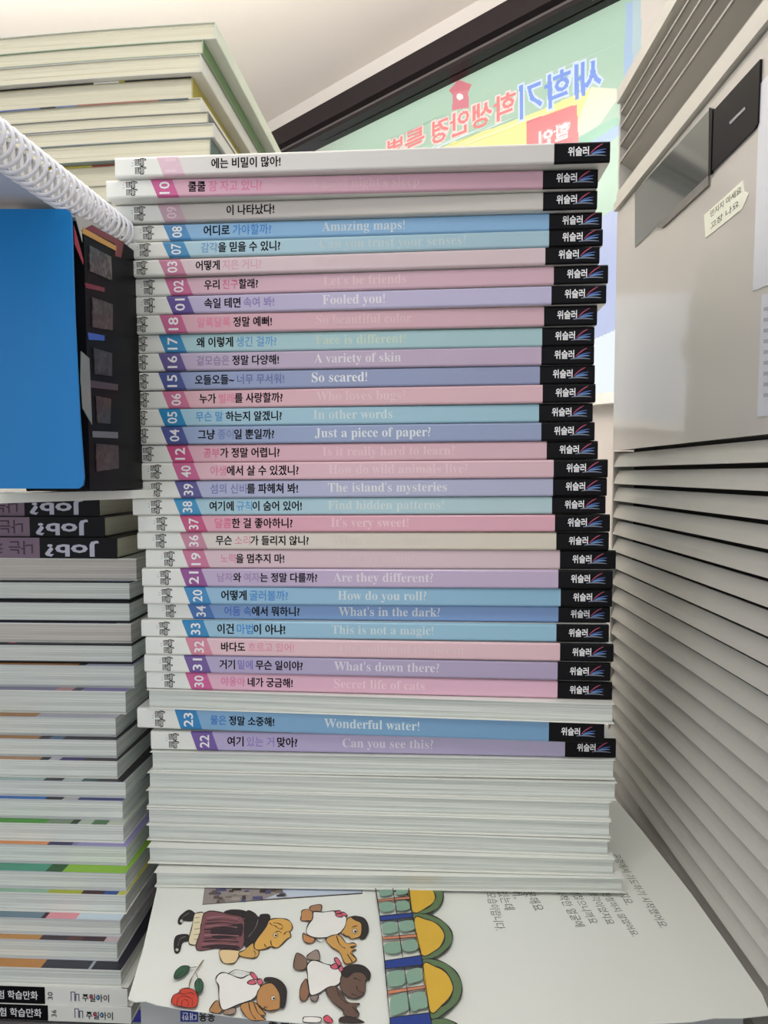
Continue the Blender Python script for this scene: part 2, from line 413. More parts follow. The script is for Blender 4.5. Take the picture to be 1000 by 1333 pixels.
cab_poly('paper_sheet', [(993, 384), (1040, 372), (1040, 535), (987, 543)], pm('notice_paper_2', (205, 207, 216), 0.5), 0.0004, 0.0, pn, pb)
for k in range(9):
    y = 400+k*14
    cab_poly('printed_line', [(994.5, y), (1038, y-4), (1038, y+1), (994.3, y+5)], pm('grey_print', (165, 168, 178), 0.6), 0.0001, 0.0004, pn, pb)

# ================================================================ table
TH = -0.300
tb = thing('display_table', 'grey shop table under the book stacks', 'table', (-0.30, 0.45, 0))
TM = pm('grey_laminate', (96, 94, 96), 0.45, 0.05, 30)
boxes('tabletop', [(-0.55, 0.445, -0.33, 0.45, CZ+TH-0.025, CZ+TH)], TM, None, tb)
for x in (-0.52, 0.41):
    for y in (-0.30, 0.42):
        boxes('leg', [(x-0.015, x+0.015, y-0.015, y+0.015, 0, CZ+TH-0.025)], CHR, None, tb)

# ================================================================ book builder
def shell(L, W, t, cuts, mats, sag=None, th=0.00035, r=0.0013):
    """wrap-round paper cover: outer section with rounded spine corners, cut across where the print changes.
       cuts: list of (x at top, x at bottom, material index of the stretch to its right)"""
    sec = [(W, t)]
    for k in range(5):
        a = math.pi/2*k/4; sec.append((r-r*math.sin(a), t-r+r*math.cos(a)))
    for k in range(5):
        a = math.pi/2*k/4; sec.append((r-r*math.cos(a), r-r*math.sin(a)))
    sec.append((W, 0))
    inner = [(W, th), (r, th), (th, r), (th, t-r), (r, t-th), (W, t-th)]
    full = sec+inner; k = len(full)
    V, F, I = [], [], []
    xs = [(a, b) for a, b, _ in cuts]+[(L, L)]
    for a, b in xs:
        for (y, z) in full:
            V.append((b+(a-b)*z/t, y, z+(sag((b+(a-b)*z/t)) if sag else 0)))
    for c in range(len(xs)-1):
        for i in range(k):
            j = (i+1) % k
            F.append((c*k+i, c*k+j, (c+1)*k+j, (c+1)*k+i)); I.append(cuts[c][2] if 0 < i < len(sec)-2 else 0)
    o = len(V)-k
    m = k//2
    for i in range(k//2-0):                       # ends closed as a strip between outer and inner section
        pass
    F.append(tuple(range(k-1, -1, -1))); I.append(cuts[0][2])
    F.append(tuple(range(o, o+k))); I.append(cuts[-1][2])
    return mesh('cover', V, F, mats, I)
def block(L, W, t, mat, rnd, sag=None, front=0.0004, th=0.00035, inset=0.0006, nx=10, nz=7):
    """block of leaves, its fore edge in bundles that stand in and out a little"""
    V, F = [], []
    zs = [th+(t-2*th)*i/nz for i in range(nz+1)]
    offs = [front+rnd.random()*0.00025 for _ in range(nz)]
    for q in range(nz):
        b = len(V)
        for i in range(nx+1):
            x = inset+(L-2*inset)*i/nx; s = sag(x) if sag else 0
            for (y, z) in ((offs[q], zs[q]), (offs[q], zs[q+1]), (W-0.0006, zs[q+1]), (W-0.0006, zs[q])):
                V.append((x, y, z+s))
        for i in range(nx):
            for e in range(4):
                g = (e+1) % 4
                F.append((b+i*4+e, b+i*4+g, b+i*4+4+g, b+i*4+4+e))
        F.append((b, b+1, b+2, b+3)); e = b+nx*4; F.append((e+3, e+2, e+1, e))
    return mesh('page_block', V, F, mat)

# ================================================================ the central stack
TAB = [
(-0.1495,0.3586,0.1015,0.3477,0.1637,0.1534,0.1638,0.1533,0.2241,0.0219,0.0332,0.0510,0.0869,0.0000,0.0000),
(-0.1555,0.3614,0.0974,0.3537,0.1534,0.1440,0.1533,0.1435,0.2257,0.0235,0.0349,0.0437,0.0824,0.1072,0.1636),
(-0.1545,0.3697,0.0980,0.3564,0.1440,0.1342,0.1435,0.1341,0.2258,0.0233,0.0351,0.0610,0.0866,0.0000,0.0000),
(-0.1506,0.3709,0.1015,0.3598,0.1342,0.1248,0.1341,0.1253,0.2257,0.0216,0.0335,0.0440,0.0806,0.1077,0.1514),
(-0.1523,0.3703,0.1018,0.3588,0.1248,0.1156,0.1253,0.1166,0.2273,0.0229,0.0347,0.0444,0.0872,0.1081,0.1849),
(-0.1539,0.3697,0.1002,0.3583,0.1156,0.1058,0.1166,0.1077,0.2270,0.0225,0.0343,0.0432,0.0786,0.1078,0.1719),
(-0.1511,0.3721,0.1053,0.3602,0.1058,0.0959,0.1077,0.0981,0.2291,0.0220,0.0340,0.0441,0.0735,0.1087,0.1527),
(-0.1512,0.3723,0.1042,0.3591,0.0959,0.0862,0.0981,0.0876,0.2280,0.0228,0.0347,0.0441,0.0823,0.1084,0.1416),
(-0.1556,0.3727,0.1006,0.3623,0.0862,0.0759,0.0876,0.0773,0.2292,0.0231,0.0351,0.0442,0.0851,0.1092,0.1600),
(-0.1567,0.3748,0.0998,0.3639,0.0759,0.0660,0.0773,0.0670,0.2298,0.0229,0.0349,0.0442,0.0883,0.1096,0.1580),
(-0.1565,0.3743,0.0996,0.3631,0.0660,0.0560,0.0670,0.0572,0.2292,0.0225,0.0346,0.0440,0.0894,0.1087,0.1554),
(-0.1565,0.3748,0.1004,0.3640,0.0560,0.0457,0.0572,0.0473,0.2287,0.0221,0.0342,0.0428,0.0921,0.1072,0.1372),
(-0.1567,0.3757,0.1007,0.3631,0.0457,0.0356,0.0473,0.0375,0.2304,0.0240,0.0362,0.0452,0.0914,0.1099,0.1581),
(-0.1578,0.3754,0.1000,0.3653,0.0356,0.0259,0.0375,0.0276,0.2300,0.0228,0.0350,0.0440,0.0918,0.1091,0.1521),
(-0.1575,0.3755,0.1011,0.3651,0.0259,0.0160,0.0276,0.0176,0.2310,0.0236,0.0357,0.0448,0.0872,0.1096,0.1724),
(-0.1551,0.3766,0.1033,0.3662,0.0160,0.0060,0.0176,0.0078,0.2318,0.0237,0.0358,0.0449,0.0875,0.1112,0.1829),
(-0.1506,0.3756,0.1084,0.3651,0.0060,-0.0038,0.0078,-0.0020,0.2309,0.0227,0.0349,0.0444,0.0936,0.1101,0.1854),
(-0.1507,0.3765,0.1084,0.3662,-0.0038,-0.0138,-0.0020,-0.0118,0.2310,0.0237,0.0359,0.0441,0.0931,0.1097,0.1745),
(-0.1515,0.3778,0.1084,0.3680,-0.0138,-0.0233,-0.0118,-0.0214,0.2318,0.0233,0.0356,0.0439,0.0957,0.1102,0.1737),
(-0.1488,0.3782,0.1111,0.3685,-0.0233,-0.0328,-0.0214,-0.0311,0.2309,0.0238,0.0361,0.0440,0.0877,0.1091,0.1519),
(-0.1499,0.3795,0.1110,0.3697,-0.0328,-0.0426,-0.0311,-0.0413,0.2331,0.0244,0.0367,0.0451,0.0976,0.1113,0.1661),
(-0.1456,0.3803,0.1155,0.3716,-0.0426,-0.0533,-0.0413,-0.0519,0.2313,0.0209,0.0332,0.0429,0.0792,0.1086,0.1521),
(-0.1480,0.3803,0.1135,0.3699,-0.0533,-0.0639,-0.0519,-0.0624,0.2327,0.0219,0.0343,0.0435,0.1003,0.1093,0.1647),
(-0.1475,0.3808,0.1140,0.3720,-0.0639,-0.0741,-0.0624,-0.0727,0.2340,0.0232,0.0356,0.0449,0.0830,0.1112,0.1605),
(-0.1471,0.3854,0.1144,0.3764,-0.0741,-0.0834,-0.0727,-0.0824,0.2335,0.0232,0.0358,0.0449,0.0884,0.1108,0.1680),
(-0.1500,0.3828,0.1130,0.3731,-0.0834,-0.0934,-0.0824,-0.0926,0.2347,0.0236,0.0362,0.0444,0.0834,0.1100,0.1670),
(-0.1474,0.3820,0.1155,0.3725,-0.0934,-0.1036,-0.0926,-0.1033,0.2341,0.0231,0.0356,0.0441,0.0860,0.1105,0.1814),
(-0.1487,0.3829,0.1141,0.3728,-0.1036,-0.1140,-0.1033,-0.1142,0.2343,0.0230,0.0356,0.0441,0.0920,0.1099,0.1691),
(-0.1482,0.3845,0.1156,0.3741,-0.1140,-0.1241,-0.1142,-0.1250,0.2342,0.0227,0.0354,0.0439,0.0854,0.1092,0.1606),
(-0.1480,0.3835,0.1152,0.3680,-0.1241,-0.1355,-0.1250,-0.1363),
(-0.1543,0.3850,0.1107,0.3708,-0.1355,-0.1477,-0.1363,-0.1484,0.2354,0.0222,0.0350,0.0436,0.0809,0.1098,0.1638),
(-0.1468,0.3857,0.1196,0.3782,-0.1477,-0.1607,-0.1484,-0.1596,0.2383,0.0235,0.0362,0.0453,0.0861,0.1123,0.1642),
(-0.1468,0.3841,0.1189,0.3765,-0.1607,-0.1728,-0.1596,-0.1712),
(-0.1481,0.3826,0.1195,0.3751,-0.1728,-0.1832,-0.1712,-0.1825),
(-0.1490,0.3826,0.1162,0.3736,-0.1832,-0.1936,-0.1825,-0.1928),
(-0.1485,0.3813,0.1159,0.3720,-0.1936,-0.2035,-0.1928,-0.2025),
(-0.1488,0.3815,0.1147,0.3706,-0.2035,-0.2128,-0.2025,-0.2123),
(-0.1463,0.3756,0.1173,0.3684,-0.2128,-0.2232,-0.2123,-0.2221),
(-0.1401,0.3691,0.1221,0.3671,-0.2232,-0.2330,-0.2221,-0.2307),

]
B = [  # number, band, field left, field right, Korean title as (text, coloured?) runs, coloured ink, English line, its ink
('11', (226, 190, 205), (226, 222, 218), (205, 202, 198), [('에는 비밀이 많아!', 0)], None, '', None),
('10', (214, 88, 150), (226, 170, 192), (196, 148, 166), [('쿨쿨', 0), ('잠 자고 있니?', 1)], (214, 120, 160), "A good night's sleep", (206, 172, 182)),
('09', (205, 165, 180), (205, 196, 190), (196, 190, 182), [('이 나타났다!', 0)], None, '', None),
('08', (70, 145, 205), (130, 185, 228), (118, 170, 215), [('어디로', 0), ('가야할까?', 1)], (50, 125, 200), 'Amazing maps!', (196, 210, 215)),
('07', (62, 145, 200), (172, 212, 228), (150, 188, 204), [('감각', 1), ('을 믿을 수 있니?', 0)], (110, 155, 200), 'Can you trust your senses?', (186, 204, 208)),
('03', (205, 125, 158), (224, 200, 206), (208, 184, 190), [('어떻게', 0), ('지은 거니?', 1)], (214, 160, 182), 'How did they build that?', (214, 190, 192)),
('02', (205, 100, 148), (222, 178, 196), (206, 164, 180), [('우리', 0), ('친구', 1), ('할래?', 0)], (214, 110, 150), "Let's be friends", (222, 192, 198)),
('01', (100, 82, 158), (188, 178, 214), (180, 174, 210), [('속일 테면', 0), ('속여 봐!', 1)], (135, 120, 180), 'Fooled you!', (226, 224, 230)),
('18', (202, 98, 145), (226, 170, 186), (208, 164, 176), [('알록달록', 1), ('정말 예뻐!', 0)], (226, 130, 160), 'So beautiful color', (220, 190, 194)),
('17', (52, 142, 198), (166, 210, 218), (152, 192, 198), [('왜 이렇게', 0), ('생긴 걸까?', 1)], (90, 150, 205), 'Face is different!', (196, 214, 196)),
('16', (102, 88, 152), (190, 174, 204), (184, 160, 188), [('겉모습은', 1), ('정말 다양해!', 0)], (140, 125, 165), 'A variety of skin', (222, 220, 226)),
('15', (74, 88, 158), (146, 164, 208), (136, 146, 186), [('오들오들~', 0), ('너무 무서워!', 1)], (90, 105, 160), 'So scared!', (230, 232, 236)),
('06', (214, 112, 150), (232, 176, 188), (216, 172, 182), [('누가', 0), ('벌레', 1), ('를 사랑할까?', 0)], (226, 130, 160), 'Who loves bugs?', (226, 196, 200)),
('05', (32, 138, 198), (160, 204, 226), (144, 190, 210), [('무슨 말', 1), ('하는지 알겠니?', 0)], (60, 145, 205), 'In other words', (204, 220, 222)),
('04', (74, 86, 158), (150, 172, 214), (138, 152, 192), [('그냥', 0), ('종이', 1), ('일 뿐일까?', 0)], (115, 130, 185), 'Just a piece of paper?', (222, 228, 232)),
('12', (210, 76, 130), (228, 170, 188), (214, 170, 182), [('공부', 1), ('가 정말 어렵니?', 0)], (220, 110, 150), 'Is it really hard to learn?', (228, 196, 202)),
('40', (212, 98, 150), (232, 182, 196), (216, 174, 186), [('야생', 1), ('에서 살 수 있겠니?', 0)], (222, 130, 160), 'How do wild animals live?', (228, 200, 206)),
('39', (92, 86, 158), (174, 182, 218), (170, 172, 204), [('섬의 신비', 1), ('를 파헤쳐 봐!', 0)], (120, 120, 180), "The island's mysteries", (222, 224, 228)),
('38', (48, 152, 210), (160, 206, 226), (170, 202, 208), [('여기에', 0), ('규칙', 1), ('이 숨어 있어!', 0)], (80, 160, 215), 'Find hidden patterns!', (206, 220, 220)),
('37', (208, 74, 128), (230, 160, 182), (224, 160, 178), [('달콤', 1), ('한 걸 좋아하니?', 0)], (224, 110, 150), "It's very sweet!", (236, 200, 206)),
('36', (206, 132, 160), (224, 214, 208), (214, 204, 184), [('무슨', 0), ('소리', 1), ('가 들리지 않니?', 0)], (222, 150, 170), 'What do you hear?', (214, 202, 192)),
('19', (210, 112, 150), (222, 188, 200), (212, 186, 192), [('노력', 1), ('을 멈추지 마!', 0)], (214, 140, 170), "Let's try again?", (216, 194, 198)),
('21', (150, 70, 150), (190, 170, 206), (188, 166, 200), [('남자', 1), ('와', 0), ('여자', 1), ('는 정말 다를까?', 0)], (160, 130, 180), 'Are they different?', (224, 216, 226)),
('20', (48, 140, 204), (142, 190, 224), (128, 182, 214), [('어떻게', 0), ('굴러볼까?', 1)], (60, 135, 205), 'How do you roll?', (210, 222, 226)),
('34', (56, 112, 188), (112, 156, 212), (110, 152, 212), [('어둠 속', 1), ('에서 뭐하니?', 0)], (60, 105, 190), "What's in the dark?", (214, 222, 230)),
('33', (34, 136, 200), (146, 194, 224), (136, 190, 216), [('이건', 0), ('마법', 1), ('이 아냐!', 0)], (50, 135, 205), 'This is not a magic!', (204, 220, 224)),
('32', (222, 132, 156), (232, 190, 200), (224, 182, 190), [('바다도', 0), ('흐르고 있어!', 1)], (228, 150, 170), 'The motion of the ocean', (224, 198, 202)),
('31', (112, 82, 160), (176, 166, 208), (170, 154, 190), [('거기', 0), ('밑에', 1), ('무슨 일이야?', 0)], (120, 110, 190), "What's down there?", (220, 214, 226)),
('30', (212, 84, 150), (228, 172, 196), (226, 172, 196), [('야옹아', 1), ('네가 궁금해!', 0)], (222, 120, 165), 'Secret life of cats', (236, 204, 214)),
None,
('23', (32, 134, 200), (122, 174, 216), (104, 158, 204), [('물은', 1), ('정말 소중해!', 0)], (40, 110, 190), 'Wonderful water!', (208, 222, 228)),
('22', (112, 82, 168), (178, 166, 212), (178, 168, 204), [('여기', 0), ('있는 거', 1), ('맞아?', 0)], (140, 125, 190), 'Can you see this?', (220, 216, 228)),
]+[None]*7
CN = {'pink': 0}
WHT = pm('white_print', (236, 236, 238), 0.4)
SW = [pm('swoosh_red', (176, 70, 105), 0.4), pm('swoosh_navy', (70, 95, 165), 0.4), pm('swoosh_blue', (105, 150, 205), 0.4), pm('swoosh_grey', (120, 130, 150), 0.4)]
desc = ['pale grey, topmost of the central stack', 'pink', 'warm grey', 'sky blue', 'pale blue', 'dusty pink', 'rose pink', 'lavender', 'pink', 'blue green', 'mauve', 'slate blue', 'salmon pink', 'light blue', 'blue grey', 'pink', 'pink', 'lilac grey', 'pale aqua', 'strong pink', 'cream', 'pale pink', 'mauve', 'blue', 'deep blue', 'bright light blue', 'peach pink', 'violet', 'candy pink', '', 'vivid blue', 'lavender', '', '', '', '', '', '', '']
white_label = {29: 'white paperback with pages outward, between the spines numbered 30 and 23',
 32: 'white paperback with pages outward, directly under the spine numbered 22',
 33: 'white paperback with pages outward, second below the spine numbered 22',
 34: 'white paperback with pages outward, third below the spine numbered 22',
 35: 'white paperback with pages outward, fourth below the spine numbered 22',
 36: 'white paperback with pages outward, third from bottom of the central stack',
 37: 'white paperback with pages outward, second from bottom of the central stack',
 38: 'white paperback with pages outward, bottom one of central stack resting on illustrated page'}
def swoosh(x, z, s, parent):
    arcs = [((0, 0), (4, 4.6), (9, 6.6), 0), ((1.5, 0.2), (6, 2.4), (11.5, 2.9), 1), ((1.0, -0.4), (6, 0.9), (11, 0.6), 2), ((-4, -1.8), (3, -0.6), (11.5, -2.0), 3)]
    V, F, I = [], [], []
    for (a, b, c, mi) in arcs:
        base = len(V); n = 8
        for i in range(n+1):
            t = i/n
            px = (1-t)**2*a[0]+2*t*(1-t)*b[0]+t*t*c[0]; pz = (1-t)**2*a[1]+2*t*(1-t)*b[1]+t*t*c[1]
            w_ = 0.15+0.75*math.sin(math.pi*min(1, t*0.9+0.1))**0.7*0.5
            V += [(x+px*s, -0.00007, z+(pz-w_)*s), (x+px*s, -0.00007, z+(pz+w_)*s)]
        for i in range(n):
            q = base+2*i; F.append((q, q+2, q+3, q+1)); I.append(mi)
    link('publisher_mark', mesh('publisher_mark', V, F, SW, I), parent)
rnd = random.Random(3)
for i, (row, b) in enumerate(zip(TAB, B)):
    XL, dL, XR, dR, h1, h2, g1, g2 = row[:8]
    L = math.hypot(XR-XL, dR-dL); rz = math.atan2(dR-dL, XR-XL); ry = -math.atan2(g2-h2, L)
    t = min(h1-h2, g1-g2)-0.00012
    if b: nm, lab = 'picture_book', 'thin picture book with %s spine numbered %s' % (desc[i], b[0])
    else: nm, lab = 'paperback_book', white_label[i]
    if b and b[6] and i: lab += ', titled %s' % b[6].rstrip('!?').replace("'", '’')
    bk = thing(nm, lab, 'book', (XL, dL, CZ+h2+0.00004), (0, ry, rz), 'slim books in the central stack')
    W = 0.182+rnd.random()*0.004
    if not b:
        bow = {37: 0.0011, 38: 0.0009}.get(i, 0.0004)
        ph = rnd.random()*0.5
        sag = None
        nx = 12
        # pages outward: cover plates run to the front, spine at the back
        V, F = [], []
        for (z0, z1) in ((0, 0.0004), (t-0.0004, t)):
            v, f = box_data(0, L, 0, W, z0, z1, off=len(V)); V += v; F += f
        v, f = box_data(0, L, W-0.0005, W, 0.0004, t-0.0004, off=len(V)); V += v; F += f
        link('cover', mesh('cover', V, F, WHITE_COVER), bk)
        link('page_block', block(L, W, t, PAGE, rnd, front=0.0020, th=0.0005, nx=1, nz=9), bk)
        continue
    num, band, fl, fr_, title, tcol, eng, ecol = b
    sB, s0, s1, t0, t1, e0, e1 = row[8:]
    sl = 0.0038
    M = [WHITE_COVER, flat(tuple(int(q) for q in desat(band, 0.14)), 0.3), ramp_mat('spine_print_lit', fl, fr_, sB), BLACK]  # field print colours carry the fall-off of light from left to right
    if num in ('11', '09'): pass
    cv = link('cover', shell(L, W, t, [(0, 0, 0), (s0, s0+sl, 1), (s1, s1+sl, 2), (sB, sB, 3)], M), bk)
    link('page_block', block(L, W, t, PAGE, rnd, front=0.0006, nx=1, nz=3), bk)
    Y = -0.00006; mz = t/2
    # series mark, turned a quarter like the number, with small coloured sparks
    text('series_mark', '톡톡', (0.0137, Y, mz-0.0041*t/0.01), (0, 0, 1), (-1, 0, 0), 0.0082*t/0.01, INK, cv, bold=0.055, height=0.0060)
    text('series_mark_fill', '톡톡', (0.0137, Y-0.00003, mz-0.0041*t/0.01), (0, 0, 1), (-1, 0, 0), 0.0082*t/0.01, WHITE_COVER, cv, bold=-0.010, height=0.0060, ref=0.055)
    V = [(0.0085, Y, mz+0.0020), (0.0097, Y, mz+0.0014), (0.0098, Y, mz+0.0018), (0.0083, Y, mz+0.0002), (0.0098, Y, mz+0.0002), (0.0098, Y, mz+0.0006), (0.0096, Y, mz+0.0034), (0.0104, Y, mz+0.0026), (0.0107, Y, mz+0.0029)]
    link('series_sparks', mesh('series_sparks', V, [(0, 1, 2), (3, 4, 5), (6, 7, 8)], [flat((60, 165, 190)), flat((230, 110, 150))], [0, 0, 1]), cv)
    cx = (s0+s1+sl)/2
    faint = num in ('11', '09')
    text('volume_number', num, (cx, Y, mz-0.0034*t/0.01), (0, 0, 1), (-1, 0, 0), 0.0068*t/0.01, flat((232, 205, 215)) if faint else WHT, cv, bold=0.015, height=0.0056)
    # Korean title: runs share one letter size
    full = ''.join(s for s, _ in title); tot = 0; gaps = []
    ws = []
    for k, (s, c_) in enumerate(title):
        g = glyphs(s, 0.012); ws.append(g[3]-g[2])
        if k:
            attached = s[0] in '을를가이는와에일한할' and not s.startswith('이 ')
            gaps.append(0.06 if s.split(' ')[0] in ('을', '를', '가', '에서', '이', '일', '한', '와', '는', '할래?') or attached and title[k-1][1] else 0.32)
        else: gaps.append(0)
    sc = (t1-t0)/(sum(ws)+sum(gaps)); x = t0
    ymax = 0.0052
    for k, (s, c_) in enumerate(title):
        x += gaps[k]*sc
        g = glyphs(s, 0.012)
        full_h = glyphs('쿨훈', 0.02); hs = min(1.12, 0.0078/((full_h[5]-full_h[4])*sc))
        V_, F_, x0, x1, y0, y1 = g
        ymid = (full_h[4]+full_h[5])/2
        vv = [(x+(p[0]-x0)*sc, Y, mz+0.0004+(p[1]-ymid)*sc*hs) for p in V_]
        ff = list(F_)
        if not c_:
            n0 = len(vv); e_ = 0.018*sc
            vv = [(p[0]-e_, p[1], p[2]-e_*0.6) for p in vv]+[(p[0]+e_, p[1]-0.00001, p[2]+e_*0.6) for p in vv]
            ff += [tuple(q+n0 for q in f) for f in F_]
        link('title', mesh('title', vv, ff, (flat(tcol) if c_ else INK)), cv)
        x += ws[k]*sc
    if eng:
        e = serif(eng); g = glyphs(e); wdt = e1-e0
        ref = glyphs(serif('Hy'))
        sx = wdt/(g[3]-g[2]); sy = min(sx*1.05, 0.0068/(ref[5]-ref[4]))
        ymid = (ref[4]+ref[5])/2
        vv = [(e0+(p[0]-g[2])*sx, Y, mz-0.0001+(p[1]-ymid)*sy) for p in g[0]]
        link('subtitle', mesh('subtitle', vv, g[1], flat(ecol)), cv)
    text('publisher_name', '위슬러', (sB+0.0067, Y, mz+0.0004), (1, 0, 0), (0, 0, 1), 0.0102, WHT, cv, bold=0.025, height=0.0046)
    swoosh(sB+0.0176, mz-0.0008, 0.00066, cv)

# ================================================================ the illustrated page under the stack
PH = TAB[38][7] if False else min(TAB[38][5], TAB[38][7])-0.0003
edge = [(205, 1140), (204, 1158), (186, 1236), (167, 1300), (176, 1304), (190, 1303), (205, 1308), (235, 1313), (262, 1317), (300, 1323), (340, 1327), (372, 1330),
        (420, 1334), (520, 1339), (640, 1341), (760, 1338), (860, 1332), (900, 1330), (930, 1325), (965, 1325), (1003, 1321), (1003, 1295), (950, 1232), (900, 1163), (860, 1112), (835, 1080), (803, 1042)]
pg = thing('illustrated_page', 'wide white illustrated page with cartoon figures and handwriting under the central stack', 'page', onZ(500, 1240, PH))
gb = Vector(pg.location)
P = [onZ(x, y, PH) for x, y in edge]
P = [p if p.x < 0.1615 else Vector((0.1615, p.y, p.z)) for p in P]
P.append(Vector((0.140, 0.50, P[0].z))); P.append(Vector((-0.135, 0.52, P[0].z)))
prism('paper_sheet', P, (0, 0, -1), 0.0004, PAPER, pg, gb)
def A(x, y): return (160+x/5.556, 1150+y/5.556)
def Bc(x, y): return (320+x/5.556, 1150+y/5.556)
def Cc(x, y): return (480+x/5.556, 1150+y/5.556)
def cr(pts, closed=True, n=4):
    out = []; m = len(pts)
    rng = range(m if closed else m-1)
    for i in rng:
        if closed: p0, p1, p2, p3 = pts[i-1], pts[i], pts[(i+1) % m], pts[(i+2) % m]
        else: p0, p1, p2, p3 = pts[max(0, i-1)], pts[i], pts[i+1], pts[min(m-1, i+2)]
        for k in range(n):
            t = k/n
            out.append(tuple(0.5*((2*p1[j])+(-p0[j]+p2[j])*t+(2*p0[j]-5*p1[j]+4*p2[j]-p3[j])*t*t+(-p0[j]+3*p1[j]-3*p2[j]+p3[j])*t**3) for j in (0, 1)))
    if not closed: out.append(pts[-1])
    return out
_layer = [0]
def lay(): _layer[0] += 1; return PH+0.00002+_layer[0]*0.000009
class Art:
    def __init__(s): s.V = []; s.F = []; s.I = []; s.M = []
    def mi(s, col):
        m = flat(col, 0.6)
        if m not in s.M: s.M.append(m)
        return s.M.index(m)
    def fill(s, f, pts, col, line=0.55, smooth=True, ink=(38, 33, 32)):
        p = [f(*q) for q in pts]
        if smooth: p = cr(p)
        h = lay(); b = len(s.V)
        s.V += [onZ(x, y, h)-gb for x, y in p]; s.F.append(tuple(range(b, b+len(p)))); s.I.append(s.mi(col))
        if line: s.ribbon(p+[p[0]], line, ink)
    def ribbon(s, p, wd_, col=(38, 33, 32)):
        h = lay(); b = len(s.V); n = len(p)
        for i in range(n):
            a = p[max(0, i-1)]; c = p[min(n-1, i+1)]
            dx, dy = c[0]-a[0], c[1]-a[1]; l = math.hypot(dx, dy) or 1
            w_ = wd_*1.25*(0.75+0.3*math.sin(i*0.9))
            s.V += [onZ(p[i][0]-dy/l*w_, p[i][1]+dx/l*w_, h)-gb, onZ(p[i][0]+dy/l*w_, p[i][1]-dx/l*w_, h)-gb]
        for i in range(n-1):
            q = b+2*i; s.F.append((q, q+1, q+3, q+2)); s.I.append(s.mi(col))
    def line(s, f, pts, wd_=0.5, col=(38, 33, 32), smooth=True):
        p = [f(*q) for q in pts]
        if smooth and len(p) > 2: p = cr(p, False)
        s.ribbon(p, wd_, col)
    def disc(s, f, x, y, r, col, line=0.3):
        s.fill(f, [(x+r*math.cos(a*math.pi/4), y+r*math.sin(a*math.pi/4)) for a in range(8)], col, line)
    def done(s, name, label=None):
        link(name, mesh(name, s.V, s.F, s.M, s.I), pg, label=label)
a = Art()   # printed photograph strip
a.fill(lambda x, y: (x, y), [(267.5, 1150), (470.5, 1150), (472, 1163), (338, 1172), (263.5, 1177.5)], (150, 140, 138), 0.5, False)
a.fill(lambda x, y: (x, y), [(352, 1150), (470, 1150), (471, 1162), (345, 1170), (365, 1162)], (196, 208, 224), 0, False)
pr = random.Random(5)
for k in range(30):
    x = 270+pr.random()*95; y = 1152+pr.random()*20; 
    if y > 1174-(x-265)*0.05: continue
    ww, hh = 3+pr.random()*12, 1.5+pr.random()*3
    a.fill(lambda x, y: (x, y), [(x, y), (x+ww, y-0.5), (x+ww+1, y+hh), (x-1, y+hh)], pr.choice([(60, 50, 48), (96, 84, 78), (170, 160, 150), (120, 108, 100), (80, 80, 120)]), 0, False)
a.done('printed_photo', 'strip of printed photograph cut off by the stack')
a = Art()   # robed man
a.fill(A, [(400, 285), (415, 235), (470, 195), (510, 205), (525, 235), (500, 270), (440, 268), (420, 294)], (34, 32, 32))
a.fill(A, [(372, 480), (375, 400), (400, 375), (470, 370), (480, 410), (430, 430), (410, 490), (390, 505)], (34, 32, 32))
a.disc(A, 424, 272, 12, (190, 188, 180), 0.2); a.disc(A, 392, 480, 12, (190, 188, 180), 0.2)
a.line(A, [(480, 212), (440, 240), (425, 262)], 0.35, (120, 118, 115)); a.line(A, [(455, 385), (415, 400), (398, 450)], 0.35, (120, 118, 115))
a.fill(A, [(530, 215), (585, 215), (565, 300), (550, 430), (485, 440), (478, 400), (500, 310), (515, 230)], (222, 212, 178))
for yy in (250, 285, 330, 370, 405): a.line(A, [(515, yy), (555, yy-4)], 0.35, (120, 110, 90))
a.fill(A, [(595, 210), (735, 212), (860, 240), (885, 330), (880, 420), (840, 480), (700, 465), (535, 480), (560, 350)], (124, 78, 84))
a.fill(A, [(640, 325), (700, 312), (790, 300), (862, 290), (868, 340), (850, 385), (760, 395), (680, 402), (640, 380)], (48, 32, 40), 0)
for k in range(11):
    yy = 235+k*21; x0 = 600-k*4
    a.line(A, [(x0+pr.random()*15, yy+15), (x0+120, yy+4+k), (850-pr.random()*40, yy+20)], 0.5 if k % 2 else 0.8, (58, 38, 46) if k % 3 else (150, 105, 110))
a.fill(A, [(600, 452), (700, 440), (830, 452), (825, 475), (640, 468)], (52, 34, 42), 0)
a.fill(A, [(735, 212), (790, 190), (860, 195), (920, 215), (960, 235), (985, 250), (1000, 225), (1060, 228), (1052, 300), (985, 390), (925, 440), (885, 440), (895, 350), (885, 262), (860, 236)], (40, 30, 34))
a.line(A, [(880, 270), (900, 235), (950, 225), (960, 290), (920, 370), (890, 410)], 0.35, (120, 110, 112)); a.line(A, [(1000, 240), (985, 310), (930, 390)], 0.35, (120, 110, 112))
a.fill(Bc, [(0, 215), (60, 212), (95, 245), (135, 224), (165, 242), (160, 300), (90, 390), (30, 438), (-10, 440)], (40, 30, 34))
a.line(Bc, [(90, 260), (70, 320), (20, 385)], 0.35, (130, 122, 122))
a.fill(Bc, [(172, 264), (230, 252), (290, 258), (325, 280), (338, 320), (320, 350), (326, 385), (300, 400), (240, 458), (200, 465), (185, 455), (150, 472), (80, 480), (60, 450), (90, 390), (150, 310)], (214, 166, 84))
a.line(Bc, [(172, 285), (190, 300), (215, 308), (235, 325), (262, 328), (265, 305), (232, 288), (200, 285)], 0.45)
a.disc(Bc, 215, 375, 17, (220, 200, 160)); a.disc(Bc, 218, 376, 8, (50, 35, 25), 0)
